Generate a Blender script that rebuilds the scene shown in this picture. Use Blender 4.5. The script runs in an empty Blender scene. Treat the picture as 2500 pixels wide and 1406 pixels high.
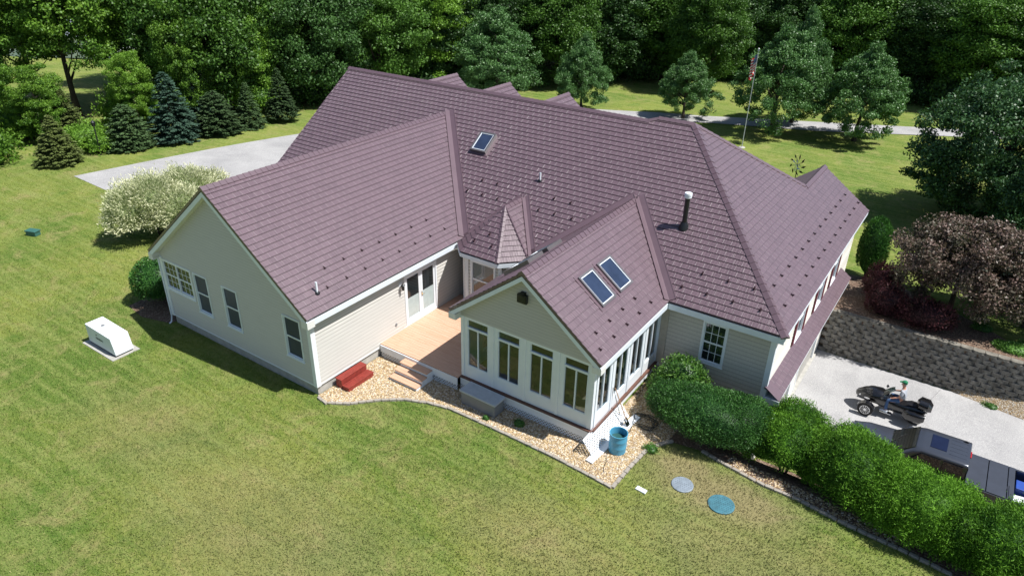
import bpy, bmesh, math, random
import numpy as np
from mathutils import Vector, Matrix
R = math.radians
rng = np.random.default_rng(7)
random.seed(7)
scene = bpy.context.scene
COL = scene.collection

# ---------------------------------------------------------------- camera, sky, sun, exposure
F_PX, PITCH, YAW, ROLL = 1724.0, 0.489, -0.592, 0.021
CAM = Vector((16.769, -12.910, 15.119))
_fw = Vector((math.sin(YAW)*math.cos(PITCH), math.cos(YAW)*math.cos(PITCH), -math.sin(PITCH)))
_rt = Vector((math.cos(YAW), -math.sin(YAW), 0)); _up = _rt.cross(_fw)
_r2 = _rt*math.cos(ROLL)+_up*math.sin(ROLL); _u2 = -_rt*math.sin(ROLL)+_up*math.cos(ROLL)
cd = bpy.data.cameras.new('camera'); cam = bpy.data.objects.new('camera', cd); COL.objects.link(cam)
M4 = Matrix((_r2, _u2, -_fw)).transposed().to_4x4(); M4.translation = CAM
cam.matrix_world = M4
cd.sensor_width = 36; cd.lens = 36*F_PX/2500; cd.clip_start = 0.1; cd.clip_end = 2000
scene.camera = cam
SUN = Vector((0.55, 0.145, 1.0)).normalized()
world = bpy.data.worlds.new('World'); scene.world = world; world.use_nodes = True
wn = world.node_tree; wn.nodes.clear()
sky = wn.nodes.new('ShaderNodeTexSky'); sky.sky_type = 'NISHITA'; sky.sun_disc = False
sky.sun_elevation = math.asin(SUN.z); sky.sun_rotation = math.atan2(SUN.x, SUN.y)
sky.air_density = 1.0; sky.dust_density = 0.6; sky.ozone_density = 1.0
bg = wn.nodes.new('ShaderNodeBackground'); bg.inputs[1].default_value = 0.074
wo = wn.nodes.new('ShaderNodeOutputWorld')
wn.links.new(sky.outputs[0], bg.inputs[0]); wn.links.new(bg.outputs[0], wo.inputs[0])
sl = bpy.data.lights.new('sun', 'SUN'); sl.energy = 5.0; sl.angle = R(0.53); sl.color = (1.0, 0.972, 0.93)
so = bpy.data.objects.new('sun', sl); COL.objects.link(so); so.location = (30, 5, 60)
so.rotation_euler = (-SUN).to_track_quat('-Z', 'Y').to_euler()
vs = scene.view_settings; vs.view_transform = 'Standard'; vs.look = 'None'; vs.gamma = 1.0; vs.exposure = 0.48
scene.render.engine = 'CYCLES'
scene.cycles.max_bounces = 6; scene.cycles.transparent_max_bounces = 12

# ---------------------------------------------------------------- materials
class NT:
    def __init__(s, m): s.t = m.node_tree; s.n = s.t.nodes
    def new(s, ty, **k):
        x = s.n.new('ShaderNode'+ty)
        for a, b in k.items(): setattr(x, a, b)
        return x
    def link(s, a, b): s.t.links.new(a, b)
    def val(s, sock, v):
        if isinstance(v, bpy.types.NodeSocket): s.link(v, sock)
        else: sock.default_value = v
    def mix(s, f, a, b, bt='MIX'):
        x = s.new('Mix', data_type='RGBA', blend_type=bt)
        s.val(x.inputs[0], f)
        s.val(x.inputs[6], (*a, 1) if isinstance(a, tuple) and len(a) == 3 else a)
        s.val(x.inputs[7], (*b, 1) if isinstance(b, tuple) and len(b) == 3 else b)
        return x.outputs[2]
    def math(s, op, a, b=0.0, c=None, clamp=False):
        x = s.new('Math', operation=op); x.use_clamp = clamp
        s.val(x.inputs[0], a); s.val(x.inputs[1], b)
        if c is not None: s.val(x.inputs[2], c)
        return x.outputs[0]
    def coord(s, kind='Object', scale=(1, 1, 1), rot=(0, 0, 0), loc=(0, 0, 0)):
        tc = s.new('TexCoord'); mp = s.new('Mapping')
        mp.inputs['Scale'].default_value = scale; mp.inputs['Rotation'].default_value = rot
        mp.inputs['Location'].default_value = loc
        s.link(tc.outputs[kind], mp.inputs[0]); return mp.outputs[0]
    def noise(s, vec, scale, detail=4, rough=0.55, dist=0.0):
        x = s.new('TexNoise'); s.link(vec, x.inputs['Vector'])
        x.inputs['Scale'].default_value = scale; x.inputs['Detail'].default_value = detail
        x.inputs['Roughness'].default_value = rough; x.inputs['Distortion'].default_value = dist
        return x.outputs[0]
    def ramp(s, fac, a, b, ca=0.0, cb=1.0):
        x = s.new('MapRange'); x.clamp = True
        s.val(x.inputs[0], fac)
        x.inputs[1].default_value = a; x.inputs[2].default_value = b
        x.inputs[3].default_value = ca; x.inputs[4].default_value = cb
        return x.outputs[0]
    def bump(s, h, strength=0.3, dist=0.02):
        x = s.new('Bump'); x.inputs['Strength'].default_value = strength; x.inputs['Distance'].default_value = dist
        s.link(h, x.inputs['Height']); return x.outputs[0]

def mat(name):
    m = bpy.data.materials.new(name); m.use_nodes = True
    nt = NT(m); b = nt.n['Principled BSDF']; return m, nt, b

def simple(name, col, rough=0.6, metal=0.0, var=0.12, scale=3.0, spec=0.5, coat=0.0, bump=0.0):
    m, nt, b = mat(name)
    v = nt.coord('Object')
    n = nt.noise(v, scale, 5, 0.6)
    c = nt.mix(nt.ramp(n, 0.3, 0.7), tuple(x*(1-var) for x in col), tuple(min(1, x*(1+var)) for x in col))
    nt.link(c, b.inputs['Base Color'])
    b.inputs['Roughness'].default_value = rough; b.inputs['Metallic'].default_value = metal
    b.inputs['Specular IOR Level'].default_value = spec
    b.inputs['Coat Weight'].default_value = coat; b.inputs['Coat Roughness'].default_value = 0.08
    if bump: nt.link(nt.bump(nt.noise(v, scale*12, 3), bump, 0.01), b.inputs['Normal'])
    return m

MAT = {}
MAT['white'] = simple('white_paint', (0.75, 0.79, 0.83), 0.45, var=0.03)
MAT['vinyl'] = simple('white_trim', (0.70, 0.76, 0.82), 0.4, var=0.04)
MAT['dark'] = simple('black_plastic', (0.012, 0.012, 0.014), 0.4)
MAT['concrete'] = simple('concrete', (0.38, 0.37, 0.34), 0.85, var=0.18, scale=4, bump=0.3)
MAT['greyplastic'] = simple('grey_plastic', (0.20, 0.21, 0.22), 0.5, var=0.06)
MAT['greylid'] = simple('grey_lid', (0.44, 0.47, 0.51), 0.42, var=0.1, scale=5)
MAT['bluetub'] = simple('blue_plastic', (0.075, 0.31, 0.47), 0.45, var=0.08)
MAT['water'] = simple('water', (0.03, 0.09, 0.085), 0.05, var=0.05)
MAT['redwood'] = simple('red_stain', (0.24, 0.034, 0.024), 0.6, var=0.25, scale=8)
MAT['darkmetal'] = simple('dark_metal', (0.03, 0.032, 0.035), 0.35, metal=0.6)
MAT['chrome'] = simple('chrome', (0.75, 0.76, 0.78), 0.16, metal=1.0)
MAT['rubber'] = simple('rubber', (0.018, 0.018, 0.018), 0.8)
MAT['blackpaint'] = simple('black_paint', (0.008, 0.008, 0.009), 0.2, coat=0.9, var=0.05)
MAT['truckpaint'] = simple('slate_paint', (0.055, 0.062, 0.08), 0.32, metal=0.35, coat=0.8, var=0.05)
MAT['vinylcover'] = simple('vinyl_cover', (0.030, 0.037, 0.055), 0.55, var=0.1)
MAT['screen'] = simple('window_screen', (0.030, 0.045, 0.078), 0.35, spec=0.2, var=0.15)
MAT['darksunroof'] = simple('dark_sunroof_glass', (0.008, 0.012, 0.035), 0.12, spec=0.4)
MAT['redlens'] = simple('red_lens', (0.45, 0.01, 0.012), 0.2)
MAT['shutter'] = simple('maroon_paint', (0.10, 0.014, 0.022), 0.5)
MAT['skin'] = simple('skin', (0.5, 0.26, 0.18), 0.55, var=0.05)
MAT['shirt'] = simple('grey_cotton', (0.36, 0.38, 0.42), 0.9)
MAT['jeans'] = simple('blue_denim', (0.06, 0.12, 0.25), 0.9, var=0.2, scale=12)
MAT['cap'] = simple('green_cotton', (0.01, 0.16, 0.07), 0.85)
MAT['hair'] = simple('grey_hair', (0.3, 0.28, 0.26), 0.8)
MAT['brass'] = simple('brass', (0.55, 0.38, 0.12), 0.3, metal=1)
MAT['woodhandle'] = simple('wood_handle', (0.35, 0.2, 0.1), 0.6)
MAT['hose'] = simple('hose_rubber', (0.03, 0.035, 0.03), 0.5)
MAT['soffit'] = simple('soffit', (0.70, 0.70, 0.68), 0.6, var=0.03)
MAT['greensteel'] = simple('green_plastic', (0.04, 0.13, 0.11), 0.5)
MAT['lidgrey'] = simple('grey_lid_plastic', (0.20, 0.24, 0.28), 0.6, var=0.2, scale=9)
MAT['lidblue'] = simple('teal_lid_plastic', (0.045, 0.15, 0.19), 0.7, var=0.3, scale=9)
MAT['asphalt_roof'] = None

# roof: stamped metal shingles, UV in metres (u along the eave, v up the slope)
EXPO = 0.2286
def roof_mat(name, col, plain=False):
    m, nt, b = mat(name)
    tc = nt.new('TexCoord'); uv = tc.outputs['UV']
    if not plain:
        sp = nt.new('SeparateXYZ'); nt.link(uv, sp.inputs[0])
        row = nt.math('FLOOR', nt.math('DIVIDE', nt.math('ADD', sp.outputs[1], 0.002), EXPO))
        def cells(w, k):
            x = nt.math('ADD', nt.math('DIVIDE', sp.outputs[0], w), nt.math('MULTIPLY', row, k))
            f = nt.math('FRACT', x); d = nt.math('ABSOLUTE', nt.math('SUBTRACT', f, 0.5))
            return nt.math('FLOOR', x), d
        cell, d1 = cells(0.29, 0.413); _, d2 = cells(0.105, 0.37)
        joint = nt.ramp(d1, 0.455, 0.485); rib = nt.ramp(d2, 0.36, 0.47)
        cv = nt.new('CombineXYZ'); nt.link(cell, cv.inputs[0]); nt.link(row, cv.inputs[1])
        wn_ = nt.new('TexWhiteNoise'); nt.link(cv.outputs[0], wn_.inputs['Vector'])
        mp = nt.new('Mapping'); nt.link(uv, mp.inputs[0]); mp.inputs['Scale'].default_value = (1, 0.05, 1)
        g1 = nt.noise(mp.outputs[0], 30, 3, 0.7)
        big = nt.noise(uv, 0.45, 4, 0.6)
        patch = nt.noise(uv, 2.3, 2)
        tone = nt.mix(nt.ramp(g1, 0.3, 0.7), tuple(x*0.72 for x in col), tuple(x*1.30 for x in col))
        tone = nt.mix(nt.math('MULTIPLY', wn_.outputs['Value'], 0.30), tone, tuple(x*1.5 for x in col))
        joint_glint = nt.math('MULTIPLY', joint, nt.ramp(patch, 0.35, 0.6, 0.18, 0.50))
        tone = nt.mix(joint_glint, tone, (0.36, 0.30, 0.32))  # bright sun glints painted into the colour along shingle joints
        tone = nt.mix(nt.math('MULTIPLY', rib, 0.05), tone, (0.30, 0.25, 0.27))  # fainter painted glint along the ribs
        tone = nt.mix(nt.ramp(big, 0.4, 0.7, 0, 0.15), tone, tuple(x*1.25 for x in col))
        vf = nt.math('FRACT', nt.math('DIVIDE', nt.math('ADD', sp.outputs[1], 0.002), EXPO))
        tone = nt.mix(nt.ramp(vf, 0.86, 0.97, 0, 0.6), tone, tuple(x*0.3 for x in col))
        nt.link(tone, b.inputs['Base Color'])
        h = nt.math('ADD', nt.math('MULTIPLY', g1, 0.35), nt.math('MULTIPLY', joint, 0.9))
        h = nt.math('ADD', h, nt.math('MULTIPLY', rib, 0.22))
        nt.link(nt.bump(h, 0.9, 0.011), b.inputs['Normal'])
        nt.link(nt.ramp(g1, 0.3, 0.7, 0.30, 0.48), b.inputs['Roughness'])
    else:
        n = nt.noise(nt.coord('Object'), 2.0, 4)
        nt.link(nt.mix(nt.ramp(n, 0.3, 0.7), tuple(x*0.92 for x in col), tuple(x*1.08 for x in col)), b.inputs['Base Color'])
        b.inputs['Roughness'].default_value = 0.40
    b.inputs['Specular IOR Level'].default_value = 0.8
    b.inputs['Coat Weight'].default_value = 0.35; b.inputs['Coat Roughness'].default_value = 0.28
    return m
RC = (0.110, 0.070, 0.085)
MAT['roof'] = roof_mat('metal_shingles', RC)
MAT['flashing'] = roof_mat('metal_flashing', tuple(x*1.05 for x in RC), True)
MAT['guard'] = simple('snow_guard_metal', (0.035, 0.015, 0.02), 0.4, metal=0.3)

def siding_mat(name, col, shake=False, expo=0.115, z0=0.39):
    m, nt, b = mat(name)
    tc = nt.new('TexCoord'); uv = tc.outputs['UV']
    mp = nt.new('Mapping'); nt.link(uv, mp.inputs[0]); mp.inputs['Scale'].default_value = (0.15, 3, 1) if not shake else (3, 0.4, 1)
    g = nt.noise(mp.outputs[0], 9, 4)
    c = nt.mix(nt.ramp(g, 0.3, 0.7), tuple(x*0.95 for x in col), tuple(x*1.05 for x in col))
    if shake:
        br = nt.new('TexBrick'); nt.link(uv, br.inputs['Vector'])
        br.offset = 0.43; br.inputs['Scale'].default_value = 1; br.inputs['Brick Width'].default_value = 0.17
        br.inputs['Row Height'].default_value = 0.13; br.inputs['Mortar Size'].default_value = 0.004
        br.inputs['Color1'].default_value = (0, 0, 0, 1); br.inputs['Color2'].default_value = (1, 1, 1, 1)
        c = nt.mix(nt.math('MULTIPLY', br.outputs['Fac'], 0.35), c, tuple(x*0.6 for x in col))
        sep = nt.new('SeparateColor'); nt.link(br.outputs['Color'], sep.inputs[0])
        c = nt.mix(nt.math('MULTIPLY', sep.outputs[0], 0.10), c, tuple(x*0.85 for x in col))
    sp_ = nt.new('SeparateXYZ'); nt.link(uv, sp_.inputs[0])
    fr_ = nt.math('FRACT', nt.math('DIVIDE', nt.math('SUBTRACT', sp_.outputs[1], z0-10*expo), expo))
    c = nt.mix(nt.ramp(fr_, 0.72, 0.90, 0, 0.85), c, tuple(x*0.42 for x in col))  # painted lap shadow: course top darkened under the board above
    nt.link(c, b.inputs['Base Color']); b.inputs['Roughness'].default_value = 0.65
    return m
SC = (0.565, 0.55, 0.515)
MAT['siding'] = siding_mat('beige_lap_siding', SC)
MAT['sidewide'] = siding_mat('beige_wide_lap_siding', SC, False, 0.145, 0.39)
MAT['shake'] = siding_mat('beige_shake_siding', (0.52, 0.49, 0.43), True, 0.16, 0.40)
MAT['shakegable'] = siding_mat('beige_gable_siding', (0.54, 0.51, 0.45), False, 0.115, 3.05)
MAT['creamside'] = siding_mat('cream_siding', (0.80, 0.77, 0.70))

def deck_mat():
    m, nt, b = mat('cedar_deck')
    v = nt.coord('Object', (1.0, 7.1, 1.0))
    g = nt.noise(nt.coord('Object', (0.8, 14, 1)), 4, 5, 0.6)
    vo = nt.new('TexVoronoi'); nt.link(nt.coord('Object', (0.12, 7.0, 0.01)), vo.inputs['Vector']); vo.inputs['Scale'].default_value = 1
    sep = nt.new('SeparateColor'); nt.link(vo.outputs['Color'], sep.inputs[0])
    c = nt.mix(nt.ramp(g, 0.3, 0.7), (0.47, 0.265, 0.165), (0.62, 0.40, 0.275))
    c = nt.mix(nt.math('MULTIPLY', sep.outputs[0], 0.25), c, (0.66, 0.45, 0.34))
    nt.link(c, b.inputs['Base Color']); b.inputs['Roughness'].default_value = 0.65
    return m
MAT['deck'] = deck_mat()

def glass_mat(name, tint, fres=1.5, tr=0.8):
    m, nt, b = mat(name); nt.n.remove(b)
    out = nt.n['Material Output']
    t = nt.new('BsdfTransparent'); t.inputs[0].default_value = (*[x*tr for x in tint], 1)
    g = nt.new('BsdfGlossy'); g.inputs['Roughness'].default_value = 0.02; g.inputs[0].default_value = (1, 1, 1, 1)
    lw = nt.new('LayerWeight'); lw.inputs[0].default_value = 0.5
    f5 = nt.math('POWER', lw.outputs['Facing'], 4.0)
    mx = nt.new('MixShader'); nt.link(nt.math('ADD', nt.math('MULTIPLY', f5, 0.85), 0.09), mx.inputs[0])
    nt.link(t.outputs[0], mx.inputs[1]); nt.link(g.outputs[0], mx.inputs[2]); nt.link(mx.outputs[0], out.inputs[0])
    return m
MAT['glass'] = glass_mat('clear_glass', (0.66, 0.84, 0.90), 1.5, 0.50)
MAT['windscreen'] = glass_mat('tinted_glass', (0.5, 0.75, 0.72), 1.5, 0.35)
MAT['pane'] = simple('window_pane', (0.015, 0.02, 0.022), 0.04, spec=0.9, var=0.3, scale=1.5)
MAT['skyglass'] = simple('skylight_glass', (0.025, 0.038, 0.075), 0.05, spec=0.9, var=0.3, scale=1.5)
MAT['palepane'] = simple('pale_door_pane', (0.42, 0.50, 0.50), 0.35, var=0.1)
MAT['interior'] = simple('interior_paint', (0.45, 0.4, 0.33), 0.8)

def grass_mat(name, blade=False):
    m, nt, b = mat(name)
    v = nt.coord('Object')
    vs_ = nt.coord('Object', (1.0, 1.0, 1.0), (0, 0, R(35)))
    big = nt.noise(v, 0.16, 4, 0.6, 0.6)
    mid = nt.noise(nt.coord('Object', (1, 1, 1), loc=(7, 3, 0)), 0.75, 6, 0.68, 0.8)
    tuft = nt.noise(v, 6.5, 6, 0.78)
    fine = nt.noise(v, 30.0, 5, 0.85)
    streak = nt.noise(nt.coord('Object', (0.25, 3.0, 1), (0, 0, R(-62))), 1.1, 4, 0.6)
    g1, g2, dry = (0.088, 0.158, 0.018), (0.195, 0.232, 0.040), (0.335, 0.275, 0.125)
    c = nt.mix(nt.ramp(big, 0.40, 0.60), g1, g2)
    c = nt.mix(nt.ramp(mid, 0.50, 0.70, 0, 0.75), c, dry)
    c = nt.mix(nt.ramp(mid, 0.46, 0.30, 0, 0.6), c, (0.060, 0.155, 0.018))
    c = nt.mix(nt.ramp(streak, 0.46, 0.60, 0, 0.6), c, (0.215, 0.265, 0.070))
    c = nt.mix(nt.ramp(streak, 0.46, 0.34, 0, 0.4), c, (0.07, 0.14, 0.018))
    c = nt.mix(nt.ramp(tuft, 0.48, 0.70, 0, 0.7), c, (0.055, 0.110, 0.016))
    c = nt.mix(nt.ramp(tuft, 0.47, 0.30, 0, 0.55), c, (0.34, 0.33, 0.12))
    c = nt.mix(nt.ramp(fine, 0.50, 0.75, 0, 0.75), c, (0.36, 0.36, 0.16))
    c = nt.mix(nt.ramp(fine, 0.50, 0.26, 0, 0.6), c, (0.03, 0.05, 0.012))
    # drier, browner turf over the buried tank between the bed and the hedge
    tc = nt.new('TexCoord'); sx = nt.new('SeparateXYZ'); nt.link(tc.outputs['Object'], sx.inputs[0])
    def bell(x0, y0, rx, ry):
        dx = nt.math('MULTIPLY', nt.math('SUBTRACT', sx.outputs[0], x0), 1/rx)
        dy = nt.math('MULTIPLY', nt.math('SUBTRACT', sx.outputs[1], y0), 1/ry)
        d = nt.math('SQRT', nt.math('ADD', nt.math('MULTIPLY', dx, dx), nt.math('MULTIPLY', dy, dy)))
        d = nt.math('ADD', d, nt.math('MULTIPLY', nt.math('SUBTRACT', mid, 0.5), 1.6))
        return nt.ramp(d, 1.0, 0.35, 0, 1)
    s = nt.math('MAXIMUM', bell(13.2, 3.5, 3.2, 1.5), bell(12.0, 4.1, 1.6, 1.0))
    s = nt.math('MAXIMUM', s, nt.math('MULTIPLY', bell(15.0, 1.5, 5, 2.4), 0.5))
    s = nt.math('MAXIMUM', s, nt.math('MULTIPLY', bell(3.5, -5, 6, 3.0), 0.42))
    s = nt.math('MAXIMUM', s, nt.math('MULTIPLY', bell(-3, -4.5, 4, 2.2), 0.3))
    s = nt.math('MAXIMUM', s, nt.math('MULTIPLY', bell(10, -1.0, 4, 2.0), 0.45))
    c = nt.mix(nt.math('MULTIPLY', s, 0.72), c, nt.mix(nt.ramp(fine, 0.35, 0.7), (0.19, 0.145, 0.07), (0.42, 0.34, 0.20)))
    if blade:
        at = nt.new('Attribute', attribute_name='tint')
        c = nt.mix(nt.ramp(at.outputs['Fac'], 0.5, 0.0, 0, 0.30), c, (0.035, 0.09, 0.012))
        c = nt.mix(nt.ramp(at.outputs['Fac'], 0.6, 1.0, 0, 0.6), c, (0.40, 0.38, 0.16))
    nt.link(c, b.inputs['Base Color']); b.inputs['Roughness'].default_value = 0.9
    b.inputs['Specular IOR Level'].default_value = 0.15
    if blade: return m
    h = nt.math('ADD', nt.math('MULTIPLY', fine, 1.0), nt.math('MULTIPLY', tuft, 0.8))
    nt.link(nt.bump(h, 0.9, 0.035), b.inputs['Normal'])
    return m
MAT['grass'] = grass_mat('lawn_turf'); MAT['blade'] = grass_mat('grass_blades', True)

def gravel_mat(name, cols, sc=24, dark=0.5):
    m, nt, b = mat(name)
    v = nt.coord('Object')
    vo = nt.new('TexVoronoi'); nt.link(v, vo.inputs['Vector']); vo.inputs['Scale'].default_value = sc
    sep = nt.new('SeparateColor'); nt.link(vo.outputs['Color'], sep.inputs[0])
    c = nt.mix(sep.outputs[0], cols[0], cols[1]); c = nt.mix(nt.ramp(sep.outputs[1], 0.6, 0.8), c, cols[2])
    c = nt.mix(nt.ramp(vo.outputs['Distance'], 0.35, 0.6, 0, dark), c, (0.06, 0.045, 0.03))
    nt.link(c, b.inputs['Base Color']); b.inputs['Roughness'].default_value = 0.8
    x = nt.math('SUBTRACT', 1.0, vo.outputs['Distance'])
    nt.link(nt.bump(x, 0.8, 0.03), b.inputs['Normal'])
    return m
MAT['gravel'] = gravel_mat('river_gravel', ((0.30, 0.20, 0.10), (0.50, 0.38, 0.23), (0.58, 0.52, 0.44)))
def pebble_mat():
    m, nt, b = mat('pebble_stone')
    a = nt.new('Attribute', attribute_name='tint')
    c = nt.mix(nt.ramp(a.outputs['Fac'], 0.0, 0.5), (0.25, 0.155, 0.07), (0.50, 0.375, 0.20))
    c = nt.mix(nt.ramp(a.outputs['Fac'], 0.55, 0.95), c, (0.68, 0.60, 0.49))
    nt.link(c, b.inputs['Base Color']); b.inputs['Roughness'].default_value = 0.6
    return m
MAT['pebble'] = pebble_mat()
def asphalt_mat(name, c1, c2, seam=0.3):
    m, nt, b = mat(name)
    v = nt.coord('Object')
    big = nt.noise(v, 0.5, 5, 0.6, 0.5); fine = nt.noise(v, 22, 6, 0.9); mid = nt.noise(v, 6, 5, 0.7)
    c = nt.mix(nt.ramp(big, 0.35, 0.68), c1, c2)
    c = nt.mix(nt.ramp(fine, 0.53, 0.68, 0, 0.85), c, (0.70, 0.68, 0.65))
    c = nt.mix(nt.ramp(fine, 0.47, 0.32, 0, 0.75), c, (0.12, 0.115, 0.115))
    c = nt.mix(nt.ramp(mid, 0.6, 0.8, 0, 0.3), c, (0.22, 0.20, 0.19))
    nt.link(c, b.inputs['Base Color']); b.inputs['Roughness'].default_value = 0.85
    nt.link(nt.bump(fine, 0.5, 0.01), b.inputs['Normal'])
    return m
MAT['asphalt'] = asphalt_mat('weathered_asphalt', (0.285, 0.283, 0.285), (0.385, 0.38, 0.378))
MAT['mulch'] = gravel_mat('bark_mulch', ((0.10, 0.055, 0.035), (0.20, 0.12, 0.08), (0.28, 0.2, 0.14)), 18)

def stone_mat(name, c1, c2, sc=3.0):
    m, nt, b = mat(name)
    v = nt.coord('Object'); n = nt.noise(v, sc, 6, 0.7, 0.5); f = nt.noise(v, sc*9, 4, 0.7)
    oi = nt.new('ObjectInfo')
    c = nt.mix(nt.ramp(n, 0.35, 0.65), c1, c2)
    c = nt.mix(nt.ramp(f, 0.5, 0.8, 0, 0.4), c, tuple(min(1, x*1.7) for x in c2))
    c = nt.mix(nt.math('MULTIPLY', oi.outputs['Random'], 0.3), c, tuple(x*0.7 for x in c1))
    nt.link(c, b.inputs['Base Color']); b.inputs['Roughness'].default_value = 0.9
    nt.link(nt.bump(f, 0.7, 0.02), b.inputs['Normal'])
    return m
MAT['edging'] = stone_mat('edging_concrete', (0.27, 0.24, 0.20), (0.41, 0.375, 0.33), 5)
MAT['block'] = stone_mat('split_face_block', (0.070, 0.063, 0.052), (0.32, 0.30, 0.265), 4.5)
MAT['capstone'] = stone_mat('cap_block', (0.12, 0.11, 0.09), (0.27, 0.25, 0.21), 3)

def leaf_mat(name, a, bcol, rough=0.5, trans=0.28, spec=0.35, rnd=0.25):
    m, nt, b = mat(name)
    at = nt.new('Attribute', attribute_name='tint'); oi = nt.new('ObjectInfo')
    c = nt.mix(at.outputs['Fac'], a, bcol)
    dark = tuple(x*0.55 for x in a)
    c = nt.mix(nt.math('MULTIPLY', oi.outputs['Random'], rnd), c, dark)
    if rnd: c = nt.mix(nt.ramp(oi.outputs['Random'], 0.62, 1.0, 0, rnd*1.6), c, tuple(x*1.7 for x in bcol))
    nt.link(c, b.inputs['Base Color']); b.inputs['Roughness'].default_value = rough
    b.inputs['Specular IOR Level'].default_value = spec
    tl = nt.new('BsdfTranslucent'); nt.link(nt.mix(0.5, c, (a[0]*1.3+0.02, a[1]*1.4+0.03, a[2]*0.5)), tl.inputs[0])
    mx = nt.new('MixShader'); mx.inputs[0].default_value = trans
    out = nt.n['Material Output']
    nt.link(b.outputs[0], mx.inputs[1]); nt.link(tl.outputs[0], mx.inputs[2]); nt.link(mx.outputs[0], out.inputs[0])
    return m
MAT['leaf_maple'] = leaf_mat('maple_leaves', (0.028, 0.085, 0.014), (0.12, 0.25, 0.035))
MAT['leaf_bright'] = leaf_mat('bright_leaves', (0.050, 0.14, 0.015), (0.20, 0.36, 0.04))
MAT['leaf_dark'] = leaf_mat('dark_leaves', (0.016, 0.050, 0.014), (0.08, 0.18, 0.040))
MAT['leaf_pear'] = leaf_mat('pear_leaves', (0.038, 0.110, 0.026), (0.145, 0.285, 0.09), 0.45, 0.24, 0.4, 0.08)
MAT['leaf_shade'] = leaf_mat('deep_green_leaves', (0.020, 0.066, 0.018), (0.080, 0.175, 0.060), 0.45, 0.2, 0.4, 0.0)
MAT['leaf_spruce'] = leaf_mat('spruce_needles', (0.018, 0.045, 0.018), (0.065, 0.115, 0.04), 0.6, 0.1)
MAT['leaf_blue'] = leaf_mat('blue_spruce_needles', (0.016, 0.045, 0.029), (0.066, 0.130, 0.086), 0.6, 0.1)
MAT['leaf_olive'] = leaf_mat('yellow_spruce_needles', (0.035, 0.055, 0.014), (0.13, 0.17, 0.045), 0.6, 0.1)
MAT['leaf_yew'] = leaf_mat('yew_leaves', (0.020, 0.074, 0.016), (0.090, 0.23, 0.045), 0.5, 0.2, 0.3, 0.0)
MAT['leaf_privet'] = leaf_mat('privet_leaves', (0.035, 0.115, 0.020), (0.17, 0.32, 0.055), 0.45, 0.25, 0.4, 0.0)
MAT['leaf_juniper'] = leaf_mat('juniper_sprays', (0.026, 0.092, 0.008), (0.17, 0.37, 0.030), 0.6, 0.22, 0.2, 0.12)
MAT['leaf_box'] = leaf_mat('boxwood_leaves', (0.022, 0.085, 0.016), (0.09, 0.24, 0.04), 0.45, 0.2, 0.4, 0.0)
MAT['leaf_willow'] = leaf_mat('dappled_willow_leaves', (0.20, 0.27, 0.10), (0.80, 0.79, 0.53), 0.55, 0.25, 0.3, 0.0)
MAT['leaf_crab'] = leaf_mat('crabapple_leaves', (0.038, 0.054, 0.024), (0.215, 0.135, 0.115), 0.48, 0.15, 0.4, 0.0)
MAT['leaf_barb'] = leaf_mat('barberry_leaves', (0.030, 0.011, 0.014), (0.17, 0.052, 0.062), 0.55, 0.2, 0.3, 0.2)
MAT['leaf_cover'] = leaf_mat('ground_cover_leaves', (0.04, 0.12, 0.02), (0.15, 0.30, 0.05), 0.5, 0.2)
MAT['bark'] = simple('bark', (0.055, 0.042, 0.032), 0.9, var=0.35, scale=6, bump=0.6)
MAT['palebark'] = simple('pale_bark', (0.18, 0.155, 0.13), 0.9, var=0.35, scale=6, bump=0.6)

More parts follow.
